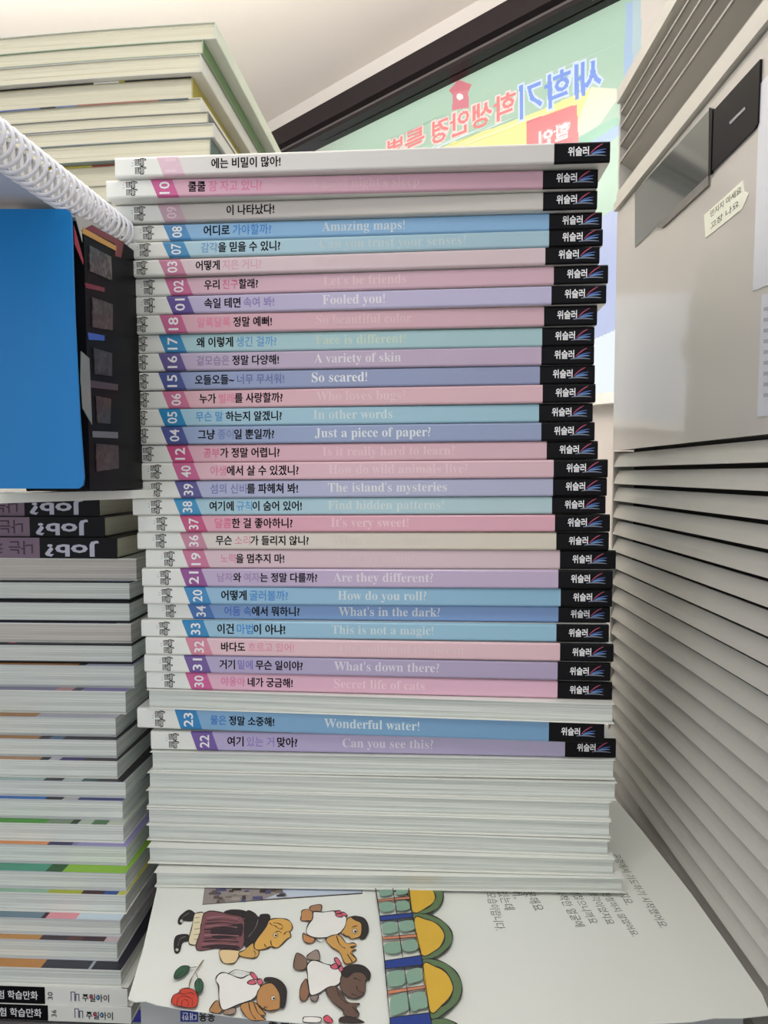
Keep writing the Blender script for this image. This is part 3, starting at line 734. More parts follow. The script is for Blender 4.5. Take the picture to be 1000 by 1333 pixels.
a.line(Bc, [(180, 412), (188, 448), (215, 465)], 0.5); a.line(Bc, [(135, 438), (150, 462), (182, 455)], 0.5); a.line(Bc, [(275, 370), (295, 350), (320, 350)], 0.5); a.line(Bc, [(215, 350), (245, 345), (255, 360)], 0.4)
a.fill(A, [(705, 480), (830, 485), (845, 510), (820, 560), (790, 580), (730, 575), (705, 540)], (224, 196, 148))
a.fill(A, [(840, 502), (880, 480), (940, 430), (950, 470), (985, 490), (970, 530), (930, 540), (850, 525)], (206, 162, 88))
a.line(A, [(945, 485), (960, 510), (950, 535)], 0.4)
a.done('robed_man_drawing')
def child(a, f, dress, feet, knee, bow, head, hair, arms, skin, eye, extra=()):
    for q, c in feet: a.fill(f, q, c)
    for q, c in knee: a.fill(f, q, c)
    a.fill(f, dress, (232, 231, 226), 0.7)
    a.fill(f, arms, skin); a.fill(f, head, skin); a.fill(f, hair, (46, 39, 36))
    for q in bow: a.fill(f, q, (208, 96, 116))
    if eye: a.disc(f, eye[0], eye[1], 17, (228, 222, 205)); a.disc(f, eye[0]+3, eye[1]+2, 9, (40, 28, 22), 0)
    for q in extra: a.line(f, q, 0.45)
a = Art()
child(a, Bc, [(490, 205), (560, 207), (650, 200), (722, 240), (728, 290), (690, 350), (620, 385), (500, 392), (440, 362), (450, 300), (485, 255)],
      [([(400, 265), (403, 230), (405, 200), (440, 187), (485, 205), (475, 265), (440, 270)], (194, 138, 88)), ([(460, 185), (480, 160), (545, 155), (540, 200), (490, 205)], (166, 124, 94))],
      [([(415, 360), (440, 375), (500, 400), (480, 430), (440, 430), (415, 405)], (192, 134, 84))],
      [[(645, 205), (680, 195), (690, 215), (655, 218)], [(685, 212), (715, 210), (735, 235), (700, 232)], [(650, 222), (690, 220), (700, 240), (665, 242)]],
      [(735, 255), (790, 240), (830, 270), (838, 310), (830, 380), (765, 400), (745, 385), (690, 360), (720, 310)],
      [(765, 245), (800, 236), (850, 250), (882, 290), (885, 350), (862, 395), (825, 395), (845, 350), (835, 290), (795, 266)],
      [(580, 402), (650, 370), (690, 385), (730, 432), (780, 430), (800, 450), (755, 462), (800, 480), (765, 492), (800, 545), (780, 568), (720, 580), (680, 500), (620, 460)], (204, 156, 84), (790, 345),
      [[(655, 375), (680, 440), (720, 470)], [(500, 395), (540, 425), (585, 400)], [(705, 360), (725, 385), (745, 380)], [(755, 500), (790, 535)], [(735, 510), (770, 565)], [(770, 315), (805, 305)]])
a.done('child_drawing', 'drawn child in white dress, upper right of the page figures')
a = Art()
child(a, Bc, [(440, 600), (470, 562), (520, 560), (570, 580), (640, 600), (690, 640), (685, 710), (640, 745), (580, 760), (520, 800), (470, 805), (452, 740), (447, 660)],
      [([(350, 615), (360, 515), (385, 507), (440, 550), (430, 620)], (128, 102, 86)), ([(440, 535), (470, 500), (520, 482), (535, 550), (480, 555)], (152, 134, 124))],
      [([(437, 690), (450, 740), (458, 800), (430, 848), (397, 840), (390, 780), (410, 720)], (146, 106, 80)), ([(465, 820), (500, 800), (525, 815), (510, 850), (480, 848)], (140, 126, 120))],
      [[(612, 600), (650, 580), (668, 610), (640, 620)], [(640, 545), (665, 540), (692, 585), (665, 590)], [(675, 605), (700, 600), (702, 632), (678, 635)]],
      [(705, 640), (760, 605), (850, 605), (897, 660), (868, 705), (862, 790), (800, 830), (740, 820), (690, 770), (685, 700)],
      [(690, 650), (720, 602), (790, 587), (860, 600), (900, 650), (890, 700), (850, 650), (780, 645), (730, 682)],
      [(580, 765), (650, 745), (690, 790), (740, 858), (825, 870), (795, 893), (820, 950), (770, 970), (710, 950), (700, 915), (620, 850)], (106, 82, 70), None,
      [[(780, 685), (805, 690), (832, 708)], [(765, 795), (785, 808), (805, 808)], [(800, 740), (812, 775), (860, 795)], [(655, 755), (690, 830), (740, 870)], [(770, 890), (810, 935)]])
a.done('child_drawing', 'drawn child with darker skin in white dress')
a = Art()
child(a, A, [(690, 660), (740, 645), (850, 685), (920, 660), (985, 700), (990, 760), (950, 830), (850, 870), (740, 915), (705, 890), (695, 820), (692, 740), (672, 700)],
      [([(625, 915), (680, 845), (720, 910), (690, 940), (650, 935)], (176, 130, 84)), ([(725, 940), (750, 905), (810, 900), (815, 930), (780, 950)], (154, 130, 112))], [],
      [[(900, 715), (940, 695), (965, 722), (925, 732)], [(920, 645), (950, 650), (975, 690), (945, 692)], [(970, 700), (1000, 690), (1012, 722), (985, 735)]],
      [(1019, 730), (1079, 720), (1129, 760), (1139, 890), (1069, 920), (1029, 910), (979, 880), (969, 810), (989, 760)],
      [(1024, 705), (1039, 680), (1099, 685), (1159, 720), (1184, 780), (1174, 880), (1139, 895), (1134, 800), (1089, 730)],
      [(850, 882), (919, 855), (969, 870), (989, 900), (1034, 945), (999, 958), (1034, 985), (989, 992), (930, 990), (880, 950)], (186, 136, 82), (1089, 830),
      [[(760, 655), (820, 625), (920, 645)], [(945, 860), (975, 930), (1010, 960)], [(985, 880), (1000, 895)], [(1020, 905), (1030, 890), (1045, 900)], [(910, 860), (925, 930), (960, 980)]])
a.done('child_drawing', 'drawn child in white dress beside the rose')
a = Art()
a.fill(Bc, [(415, 985), (430, 965), (540, 970), (530, 1003), (425, 1005)], (232, 231, 226))
a.fill(Bc, [(560, 975), (590, 952), (622, 980), (628, 1005), (585, 1005)], (208, 84, 104))
a.fill(Bc, [(680, 1004), (690, 968), (760, 965), (860, 1005), (770, 1008)], (62, 48, 46))
a.done('child_drawing', 'top of a drawn child cut off at the page edge')
a = Art()
a.fill(A, [(355, 870), (365, 810), (405, 790), (420, 765), (470, 757), (520, 775), (545, 830), (535, 880), (510, 898), (440, 895)], (198, 68, 50))
a.line(A, [(405, 790), (440, 800), (490, 790), (520, 805)], 0.5, (110, 30, 25)); a.line(A, [(390, 880), (400, 830), (450, 815), (500, 840), (500, 885)], 0.45, (110, 30, 25)); a.line(A, [(425, 885), (430, 850), (455, 840), (475, 860), (470, 885)], 0.45, (110, 30, 25))
a.line(A, [(585, 553), (530, 630), (490, 700), (478, 755)], 0.7, (120, 104, 74)); a.line(A, [(485, 610), (535, 603)], 0.4, (120, 104, 74)); a.line(A, [(525, 640), (545, 690)], 0.4, (120, 104, 74))
a.fill(A, [(372, 685), (385, 630), (430, 598), (485, 603), (460, 650), (420, 680)], (52, 92, 68)); a.line(A, [(380, 680), (430, 640), (475, 608)], 0.35)
a.fill(A, [(520, 740), (530, 700), (555, 688), (580, 720), (575, 770), (550, 798), (530, 775)], (52, 92, 68)); a.line(A, [(548, 695), (555, 740), (552, 790)], 0.35)
a.done('rose_drawing')
a = Art()
G_ = (96, 122, 84); YL = (218, 176, 60)
def arch(g, y_): a.fill(Cc, g, G_, 0.7); a.fill(Cc, y_, YL, 0.6)
arch([(440, 28), (520, 28), (540, 100), (510, 170), (440, 212), (320, 235), (320, 212), (410, 185), (465, 140), (485, 90), (450, 45)], [(290, 30), (435, 30), (480, 80), (475, 125), (430, 170), (320, 207)])
arch([(318, 240), (320, 218), (440, 225), (540, 275), (600, 350), (600, 430), (540, 500), (450, 545), (390, 550), (385, 515), (480, 490), (540, 430), (550, 370), (510, 305), (430, 262), (330, 255)], [(330, 256), (420, 262), (500, 295), (545, 360), (540, 420), (490, 480), (380, 515)])
arch([(390, 585), (388, 552), (460, 545), (560, 580), (640, 650), (675, 740), (660, 830), (600, 900), (520, 960), (460, 985), (445, 930), (560, 870), (605, 800), (605, 720), (560, 640), (490, 600), (400, 588)], [(393, 592), (490, 605), (570, 655), (608, 740), (600, 800), (540, 870), (445, 928)])
a.fill(Cc, [(460, 985), (540, 975), (620, 1005), (630, 1025), (462, 1025)], G_, 0.7)
for q in ([(80, 85), (85, 50), (165, 42), (172, 75), (120, 90)], [(200, 75), (205, 45), (270, 40), (285, 65), (240, 82)], [(88, 195), (85, 145), (165, 135), (185, 185), (130, 205)], [(205, 190), (205, 135), (280, 128), (298, 180), (250, 196)],
          [(108, 355), (105, 290), (190, 278), (212, 340), (160, 360)], [(235, 340), (228, 280), (320, 268), (335, 325), (280, 345)], [(120, 490), (115, 440), (215, 420), (232, 490), (170, 508)], [(250, 480), (245, 425), (335, 405), (355, 470), (300, 492)],
          [(140, 735), (135, 660), (200, 628), (255, 640), (262, 720), (190, 745)], [(285, 720), (278, 640), (370, 612), (390, 690), (330, 715)], [(165, 945), (160, 830), (215, 800), (275, 795), (290, 900), (240, 935)], [(315, 920), (300, 810), (400, 785), (425, 890), (370, 905)]):
    a.fill(Cc, q, (134, 168, 148), 0)
for q in ([(65, 118), (298, 92), (300, 112), (68, 132)], [(95, 388), (350, 365), (353, 388), (98, 407)], [(135, 775), (408, 738), (412, 758), (140, 802)]): a.fill(Cc, q, (204, 132, 100), 0.4, False)
for q in ([(80, 235), (320, 212), (325, 245), (88, 272)], [(112, 560), (383, 520), (388, 590), (120, 618)], [(155, 970), (445, 935), (455, 1022), (160, 1022)]): a.fill(Cc, q, (36, 62, 142), 0.6, False)
a.line(Cc, [(50, 34), (80, 240), (115, 560), (150, 960), (155, 1017)], 0.6); a.line(Cc, [(290, 34), (318, 235), (380, 515), (400, 640), (440, 930), (458, 1017)], 0.6)
for q in ([(175, 34), (205, 225)], [(208, 265), (245, 530)], [(258, 605), (300, 945)]): a.line(Cc, q, 0.5)
a.done('arched_windows_drawing')
for s, p0, p1 in (('의 모습이랍니다.', (636, 1153), (652, 1211)), ('ㅣ 있는데', (650, 1153), (664, 1184)), ('어,', (671, 1158), (677, 1169)), ('못해요', (688, 1160), (703, 1185)),
                  ('침착한 얼굴에', (728, 1158), (756, 1206)), ('괜찮으니까요', (747, 1158), (774, 1202)), ('생각이었지요', (770, 1160), (796, 1203)), ('친절하지 않았어요.', (788, 1162), (829, 1219)),
                  ('지요.', (811, 1162), (821, 1178)), ('곤경에서 기도하기 시작했어요.', (801, 1112), (866, 1208))):
    q0 = onZ(*p0, PH+0.0001); q1 = onZ(*p1, PH+0.0001); d = q1-q0
    text('handwriting', s, q0, d, Vector((-d.y, d.x, 0)), d.length, flat((88, 86, 84), 0.7), pg, bold=-0.006, hscale=1.1, base=gb)

# ================================================================ books under the page
def lying_book(name, label, x0, x1, y0, y1, h, t, cov, pages, front='pages', rot=0.0, extra=None, group=None, cat='book', stripes=None, right='pages', c=0.0005, sag=None, nx=1, rz=0.0, recess=0.0012):
    """book lying flat; x1 is its right end, y0 its front; h is its top"""
    bk = thing(name, label, cat, (x1, y0, CZ+h-t+0.00003), (0, 0, rz), group)
    L = x1-x0; W = y1-y0; t -= 0.0001
    V, F = [], []
    def sheet(xa, xb, ya, yb, za, zb):
        base = len(V); n = nx
        for i in range(n+1):
            x = xa+(xb-xa)*i/n; s = sag(x) if sag else 0
            for (y, z) in ((ya, za), (ya, zb), (yb, zb), (yb, za)): V.append((x, y, z+s))
        for i in range(n):
            for e in range(4):
                g = (e+1) % 4; F.append((base+i*4+e, base+i*4+g, base+i*4+4+g, base+i*4+4+e))
        F.append((base, base+1, base+2, base+3)); e = base+n*4; F.append((e+3, e+2, e+1, e))
    sheet(-L, 0, 0, W, 0, c); sheet(-L, 0, 0, W, t-c, t)
    if front == 'spine': sheet(-L, 0, -0.0004, 0.0006, 0, t)
    else: sheet(-L, 0, W-0.0006, W, c, t-c)
    if right == 'spine': sheet(-0.0006, 0.0002, 0, W, 0, t)
    cv = link('cover', mesh('cover', V, F, cov), bk)
    o = link('page_block', block(L, W, t, pages, rnd, sag=(lambda x: sag(x-L)) if sag else None, front=recess if front == 'pages' else 0.0009, th=c+0.0001, inset=0.0008, nx=nx, nz=6), bk)
    o.location = (-L, 0, 0)
    if stripes:
        for (xa, xb, col) in stripes:
            # coloured stretch of the top cover, printed flat on it
            cc = mesh('cover_print', [(xa, 0.0, t+0.00004), (xb, 0.0, t+0.00004), (xb+0.004, W*0.6, t+0.00004), (xa+0.004, W*0.6, t+0.00004)], [(0, 1, 2, 3)], flat(col, 0.35))
            link('cover_print', cc, cv)
    return cv, L, W, t
GREYC = pm('grey_cover', (170, 172, 172), 0.4, 0.04, 30)
TU = PH-0.0006
u1, L_, W_, t_ = lying_book('boxed_book', 'grey book with small blue label lying directly under the illustrated page', -0.118, 0.150, 0.292, 0.50, TU, 0.024, GREYC, PAGE_WARM, 'spine')
def spine_text(bk, s, x, z, w_, mat, h, flip=False, bold=0.0, y=-0.00055):
    ex = (-1, 0, 0) if flip else (1, 0, 0); ey = (0, 0, -1) if flip else (0, 0, 1)
    text('lettering', s, (x+(w_ if flip else 0), y, z), ex, ey, w_, mat, bk, bold=bold, height=h)
boxes('blue_label', [(-L_+0.018, -L_+0.026, -0.00056, -0.0004, t_-0.0125, t_-0.0075)], flat((36, 52, 130)), None, u1)
spine_text(u1, '대한', -L_+0.0187, t_-0.010, 0.0066, WHT, 0.0036, True, y=-0.0006)
spine_text(u1, '응용', -L_+0.0265, t_-0.010, 0.0072, INK, 0.0046, True, 0.02)
spine_text(u1, '움직이는 숲', -L_+0.058, t_-0.0125, 0.022, INK, 0.0046, True, 0.02)
u2, L2_, W2_, t2_ = lying_book('large_book', 'dark blue book at the bottom, under the grey book below the page', -0.126, 0.145, 0.294, 0.50, TU-0.024, 0.300-0.024+TU, DARK, PAGE_WARM, 'spine')
u3 = thing('striped_booklet', 'grey booklet with blue and magenta stripes standing beside the grey book', 'booklet', (-0.1215, 0.31, CZ+TH))
boxes('cover', [(-0.0035, 0.0025, -0.012, 0.16, 0, 0.046)], pm('grey_green_cover', (120, 128, 122), 0.4), None, u3)
for y0, col in ((-0.0105, (40, 40, 140)), (0.02, (170, 40, 110))):
    boxes('stripe', [(-0.0036, 0.0026, y0, y0+0.007, -0.0001+0.001, 0.0461)], flat(col), None, u3)

# ================================================================ left stack
LB = [(727, 750, 178, 0), (757, 777.5, 169, 7), (783.5, 806, 169, 6), (812, 832, 171, 6), (839, 858, 172, 7), (867, 887, 175, 9), (900, 921, 164, 13), (934.5, 953, 151, 13.5), (963.5, 982, 152, 10.5),
      (991, 1010, 153, 9), (1018, 1036, 164, 8), (1042.5, 1063, 160, 6.5), (1074, 1095, 161, 11), (1102, 1121, 165, 7), (1137, 1158, 164, 16), (1165, 1187, 164, 7), (1198, 1218, 157, 11), (1226, 1249, 153, 8), (1263, 1287, 158, 14), (1287, 1310, 166, 0), (1311, 1332, 171, 1)]
ORG = (190, 130, 70)
STR = [None, [(0.2, 57, (24, 22, 26)), (57, 130, (40, 42, 50)), (130, 168, (60, 80, 150))], [(0.2, 169, (20, 20, 24))], [(0.2, 100, (110, 105, 130)), (100, 150, (120, 118, 140))],
       [(0.2, 8, (30, 28, 30)), (8, 17, (190, 80, 110)), (17, 148, (34, 26, 30))], [(0.2, 100, ORG), (100, 110, (40, 40, 40)), (110, 172, (190, 190, 215))], [(0.2, 70, (150, 145, 180)), (70, 92, (215, 160, 165)), (92, 104, (60, 55, 90)), (104, 164, (140, 130, 190))],
       [(0.2, 45, (188, 136, 84)), (45, 151, (200, 200, 214))], [(0.2, 48, (186, 136, 80)), (48, 62, (30, 34, 40)), (62, 80, (90, 120, 150)), (80, 152, (34, 34, 36))], [(0.2, 50, (198, 150, 110)), (50, 62, (24, 24, 28)), (62, 76, (205, 205, 215)), (76, 108, (70, 60, 120)), (108, 153, (50, 42, 44))],
       [(0.2, 55, (176, 200, 200)), (55, 80, (40, 50, 55)), (80, 105, (195, 205, 205)), (105, 125, (60, 90, 95)), (125, 160, (50, 45, 50))], [(0.2, 57, (50, 120, 200)), (57, 80, (20, 25, 35)), (80, 100, (190, 190, 190)), (100, 160, (50, 60, 120))],
       [(0.2, 58, (80, 160, 60)), (58, 90, (130, 150, 125)), (90, 100, (40, 60, 40)), (100, 118, (180, 195, 180)), (118, 138, (80, 120, 80)), (138, 161, (190, 200, 185))], [(0.2, 60, (225, 150, 90)), (60, 92, (50, 45, 90)), (92, 100, (130, 125, 170)), (100, 165, (150, 145, 195))],
       [(0.2, 58, (80, 160, 135)), (58, 80, (40, 90, 45)), (80, 164, (140, 190, 60))], [(0.2, 60, (150, 190, 165)), (60, 105, (170, 180, 60)), (105, 134, (60, 36, 34)), (134, 152, (40, 80, 150)), (152, 163, (190, 190, 80))],
       [(0.2, 52, (110, 135, 150)), (52, 58, (60, 20, 40)), (58, 98, (222, 150, 160)), (98, 157, (196, 214, 226))], [(0.2, 50, (190, 140, 80)), (50, 85, (60, 50, 60)), (85, 105, (90, 60, 60)), (105, 135, (60, 40, 48)), (135, 153, (190, 170, 175))],
       [(0.2, 52, (186, 132, 76)), (52, 114, (52, 54, 66)), (114, 118, (150, 160, 170)), (118, 158, (44, 44, 56))], None, None]
LABL = ['thick paperback with warm pages outward, directly under the three dark spines', 'paperback with a black and blue cover strip, second page-edge book in left stack',
 'paperback with thin black cover line, third page-edge book in left stack', 'paperback with cream pages and grey violet cover line in left stack', 'paperback with black and pink cover strip in left stack',
 'paperback with orange and lavender lettered cover strip in left stack', 'paperback with violet and pink cover strip in left stack', 'paperback with brown and pale lilac cover strip in left stack',
 'paperback with brown and dark photo cover strip in left stack', 'paperback with pale orange, violet and black lettered cover strip in left stack', 'paperback with pale teal lettered cover strip in left stack',
 'paperback with bright blue and navy cover strip in left stack', 'paperback with green cover strip and grey green pictures in left stack', 'paperback with orange and violet cover strip in left stack',
 'paperback with teal and lime green cover in left stack', 'paperback with pale green, yellow and dark blue cover strip in left stack', 'paperback with slate, pink and pale blue cover in left stack',
 'paperback with brown and dark patterned cover strip in left stack', 'paperback with brown and dark navy cover, lowest with pages outward in left stack', '', '']
Z0 = 0.430; rzL = -math.radians(0.8)
zs_ = []; zc = Z0
for r_ in LB:
    zc -= r_[3]*0.00046; zs_.append(zc)
tops = []
for (yt, yb, xr, g), zz in zip(LB, zs_):
    p = onY(xr, yt, zz); tops.append((p.x, p.z-CZ))
botL = onY(171, 1332, zs_[-1]).z-CZ
hs_ = [t[1] for t in tops]+[botL]
XFARL = -0.42
def xpos(px, i):    # pixel column on the front of book i -> local x from its right end
    p = onY(px, LB[i][0], zs_[i]); return (p.x-tops[i][0])/math.cos(rzL)
BLUEG = pm('pale_cover', (196, 200, 204), 0.4, 0.04, 30)
for i, (r_, zz) in enumerate(zip(LB, zs_)):
    h = hs_[i]; t = hs_[i]-hs_[i+1]
    if i < 19:
        stp = None
        if STR[i]:
            stp = []
            for a0, a1, c in STR[i]:
                xa = -0.30 if a0 < 1 else xpos(a0, i); stp.append((xa, min(-0.0003, xpos(a1, i)), c))
        pg_m = PAGE_WARM if i in (0, 3) else PAGE
        lying_book('comic_book', LABL[i], tops[i][0]-0.30, tops[i][0], zz, zz+0.14, h, t, (DARK if i in (1, 2, 4) else BLUEG if i % 3 else WHITE_COVER), pg_m, 'pages', c=0.0009 if i in (1, 2, 4) else 0.0006, recess=0.0009, stripes=stp, group='paperbacks in the left stack', rz=rzL)
    else:
        num = '30' if i == 19 else '36'
        bk, L1, W1, t1_ = lying_book('comic_book', ['white and black spine numbered 30, just above the one numbered 36', 'white and black spine numbered 36, just under the one numbered 30'][i-19], tops[i][0]-0.30, tops[i][0], zz, zz+0.14, h, t, WHITE_COVER, PAGE, 'spine', group='paperbacks in the left stack', rz=rzL)
        xe = xpos(58 if i == 19 else 62, i)
        boxes('black_spine_end', [(-L1+0.0005, xe, -0.00058, -0.0004, 0.0002, t1_-0.0002)], BLACK, None, bk)
        x1 = xpos(49 if i == 19 else 54, i); x0 = xpos(-14 if i == 19 else -12, i)
        text('lettering', '체험 학습만화', (x1, -0.0007, t1_*0.5), (-1, 0, 0), (0, 0, -1), x1-x0, WHT, bk, bold=0.01, height=0.0046) if False else spine_text(bk, '체험 학습만화', x0, t1_*0.5, x1-x0, WHT, 0.0050, False, 0.01, -0.0007)
        xn = xpos(65 if i == 19 else 70, i)
        text('volume_number', num, (xn, -0.0006, t1_*0.28), (0, 0, 1), (-1, 0, 0), t1_*0.44, INK, bk, height=0.0028)
        xg = xpos(92 if i == 19 else 97, i)
        V, F = [], []
        for (dx, z0, z1, w_) in ((0, 0.0025, 0.0078, 0.0020), (0.0026, 0.0025, 0.0066, 0.0017)):
            for (xa, xb, za, zb) in ((0, 0.0004, z0, z1), (w_, w_+0.0004, z0, z1), (0, w_+0.0004, z1-0.0004, z1)):
                b0 = len(V); V += [(xg+dx+xa, -0.0006, za), (xg+dx+xb, -0.0006, za), (xg+dx+xb, -0.0006, zb), (xg+dx+xa, -0.0006, zb)]; F.append((b0, b0+1, b0+2, b0+3))
        link('publisher_mark', mesh('publisher_mark', V, F, flat((60, 60, 100))), bk)
        # publisher name: one short word with red and blue rings in it
        xp = xpos(107 if i == 19 else 112, i); xq = xpos(142 if i == 19 else 147, i); ww = xq-xp
        spine_text(bk, '주일아이', xp, t1_*0.46, ww, INK, 0.0044, False, 0.01, -0.0006)
        for q, c in ((0.335, (190, 60, 90)), (0.575, (50, 130, 190))):
            V = []; n = 14; F = []
            for k in range(n):
                a_ = 2*math.pi*k/n
                V += [(xp+ww*q+0.0010*math.cos(a_), -0.00064, t1_*0.5+0.0010*math.sin(a_)), (xp+ww*q+0.0005*math.cos(a_), -0.00064, t1_*0.5+0.0005*math.sin(a_))]
                F.append((2*k, (2*k+2) % (2*n), (2*k+3) % (2*n), 2*k+1))
            link('coloured_ring', mesh('coloured_ring', V, F, flat(c)), bk)
# last one, dark spine, on the table
hb = botL
if hb-TH > 0.004:
    bk, L1, W1, t1_ = lying_book('comic_book', 'book with a dark spine, lowest of the left stack on the table', tops[-1][0]-0.30, tops[-1][0]+0.001, zs_[-1]-0.002, zs_[-1]+0.14, hb, hb-TH, DARK, PAGE, 'spine', rz=rzL, group='paperbacks in the left stack')
    boxes('blue_patch', [(xpos(56, 20), xpos(130, 20), -0.0006, -0.0004, t1_-0.006, t1_-0.0001)], flat((60, 110, 190)), None, bk)

# ---------------------------------------------------------------- three books stored upside down
JB = [(700, 726.5, 152, 50, 57, 129, 6), (673, 698.5, 136, 37, 45, 115, -8), (646, 671.5, 129, 30, 37, 108, -12)]
JZ = [0.428, 0.432, 0.436]
hbot = hs_[0]
MAUVE = pm('mauve_print', (122, 96, 118), 0.35)
for k, (yt, yb, xr, xb, q0, q1, g0) in enumerate(JB):
    zz = JZ[k]; p = onY(xr, yt, zz); ht = p.z-CZ; 
    t = ht-hbot
    rzj = -math.radians(2.0)
    bk, L1, W1, t1_ = lying_book('comic_book', ['black spined comic book stored upside down, lowest of the three Job books', 'black spined comic book stored upside down, middle of the three Job books', 'black spined comic book stored upside down, top of the three Job books'][k],
        p.x-0.26, p.x, zz, zz+0.10, ht, t, BLACK, PAGE_CREAM, 'spine', group='dark spined comics in the left stack', rz=rzj)
    def xp_(px): return (onY(px, yt, zz).x-p.x)/math.cos(rzj)
    boxes('mauve_spine_end', [(-L1+0.0005, xp_(xb), -0.00058, -0.0004, 0.0002, t1_-0.0002)], MAUVE, None, bk)
    spine_text(bk, 'Job?', xp_(q0), t1_*0.47, xp_(q1)-xp_(q0), pm('silver_print', (196, 196, 214), 0.4), 0.0104, True, 0.028, -0.0007)
    e_ = xp_(xb-8)
    spine_text(bk, '나는', e_-0.0165, t1_*0.5, 0.0160, pm('plum_ink', (60, 34, 52), 0.5), 0.0088, True, 0.015, -0.0007)
    spine_text(bk, '커서', e_-0.0365, t1_*0.5, 0.0160, pm('plum_ink', (60, 34, 52), 0.5), 0.0088, True, 0.015, -0.0007)
    hbot = ht
# thin white booklet lying on them, its front edge lifting to the right
sh = thing('thin_booklet', 'thin white booklet with curled right corner lying on the upside down books', 'booklet', (-0.15, 0.36, CZ+hbot))
V, F = [], []
nx_, ny_ = 16, 6
xs_ = [-0.36+0.222*i/nx_ for i in range(nx_+1)]
def lift(x, y): 
    r0 = max(0, (x+0.20)/0.062)
    return 0.0010*r0*r0 + 0.0005*(1+math.sin(x*60))
for layer in (0, 1):
    for j in range(ny_+1):
        for i in range(nx_+1):
            yf_ = 0.298+0.08*max(0, (xs_[i]+0.178)/0.040); y = yf_+(0.545-yf_)*j/ny_
            V.append((xs_[i]+0.15, y-0.36, 0.0002+lift(xs_[i], y)+(0.0045 if layer else 0)))
n1 = (nx_+1)*(ny_+1)
for j in range(ny_):
    for i in range(nx_):
        q = j*(nx_+1)+i; F.append((q, q+nx_+1, q+nx_+2, q+1)); F.append((q+n1, q+1+n1, q+nx_+2+n1, q+nx_+1+n1))
for i in range(nx_):
    F.append((i, i+1, i+1+n1, i+n1)); q = ny_*(nx_+1)+i; F.append((q+1, q, q+n1, q+1+n1))
for j in range(ny_):
    q = j*(nx_+1); F.append((q+nx_+1, q, q+n1, q+nx_+1+n1)); q += nx_; F.append((q, q+nx_+1, q+nx_+1+n1, q+n1))
link('pages', mesh('pages', V, F, PAPER), sh)
BASE = hbot+0.0064

# ---------------------------------------------------------------- blue upright book and dark box-set face behind it
zb = 0.300
bl = thing('blue_book', 'large glossy bright blue book standing upright facing out at left', 'book', (-0.15, zb, CZ+BASE))
q = [onY(-120, 272, zb), onY(86, 272, zb), onY(91, 275, zb), onY(92.5, 282, zb), onY(97, 420, zb), onY(103, 540, zb), onY(109, 622, zb), onY(107.5, 632, zb), onY(102, 636, zb), onY(-120, 636, zb)]
BLU = pm('blue_cover', (26, 124, 194), 0.35, 0.06, 6, spec=0.3)
bbz = Vector(bl.location)
prism('cover', q, (0, 1, 0), 0.0014, BLU, bl, bbz)
q2 = [Vector((p.x-0.006, p.y+0.0015, p.z)) for p in q]
prism('page_block', q2, (0, 1, 0), 0.0075, PAGE, bl, bbz)
prism('cover', [Vector((p.x, p.y+0.0077, p.z)) for p in q2], (0, 1, 0), 0.0012, BLU, bl, bbz)
XD = -0.1450
dk = thing('dark_illustrated_book', 'dark glossy comic set standing on edge with framed dim pictures behind the blue book', 'book', (XD, 0.35, CZ+BASE))
db = Vector(dk.location)
ztopN = onX(93, 277, XD).z; yN = 0.312
zA = onX(98, 279, XD).z; zB_ = onX(158, 314, XD).z
def side_quad(pts, sub): return [onX(x, y, XD+sub) for x, y in pts]
body = [Vector((XD, yN, CZ+BASE+0.0001)), Vector((XD, 0.50, CZ+BASE+0.0001)), Vector((XD, 0.50, zB_+0.004)), Vector((XD, 0.3530, zB_)), Vector((XD, yN, zA))]
prism('cover', body, (-1, 0, 0), 0.030, pm('black_glossy_cover', (16, 16, 19), 0.4, 0.3, 40, spec=0.08), dk, db)
def spoly(name, pts, col, sub=0.0002, mat=None):
    return prism(name, side_quad(pts, 0.0), (1, 0, 0), sub, mat or flat(col, 0.3), dk, db)
S = lambda x, y: (x/4.445, 160+y/4.445)
spoly('cover_print', [S(430, 530), S(600, 600), S(570, 610), S(530, 590), S(470, 620), S(475, 690)], (170, 172, 168), 0.0002)
spoly('cover_print', [S(470, 560), S(715, 690), S(700, 780), S(665, 770), S(665, 700), S(478, 605)], (120, 30, 38), 0.00015)
spoly('cover_print', [S(426, 590), S(480, 790), S(480, 820), S(430, 700)], (150, 24, 40), 0.0002)
spoly('cover_print', [S(475, 605), S(668, 712), S(668, 740), S(475, 640)], (196, 146, 62), 0.0004)
def dim_mat(name, c1, c2, sc):
    m = bpy.data.materials.new(name); m.use_nodes = True
    nt = m.node_tree; N = nt.nodes; b = N['Principled BSDF']; b.inputs['Roughness'].default_value = 0.3
    tc = N.new('ShaderNodeTexCoord'); nz = N.new('ShaderNodeTexNoise'); nz.inputs['Scale'].default_value = sc; nz.inputs['Detail'].default_value = 6; nz.inputs['Distortion'].default_value = 1.5
    rp = N.new('ShaderNodeValToRGB'); rp.color_ramp.elements[0].position = 0.42; rp.color_ramp.elements[0].color = (*lin(c1), 1); rp.color_ramp.elements[1].position = 0.68; rp.color_ramp.elements[1].color = (*lin(c2), 1)
    nt.links.new(tc.outputs['Object'], nz.inputs['Vector']); nt.links.new(nz.outputs[0], rp.inputs[0]); nt.links.new(rp.outputs[0], b.inputs['Base Color'])
    return m
S2 = lambda x, y: (80+x/3.7, 280+y/3.7)
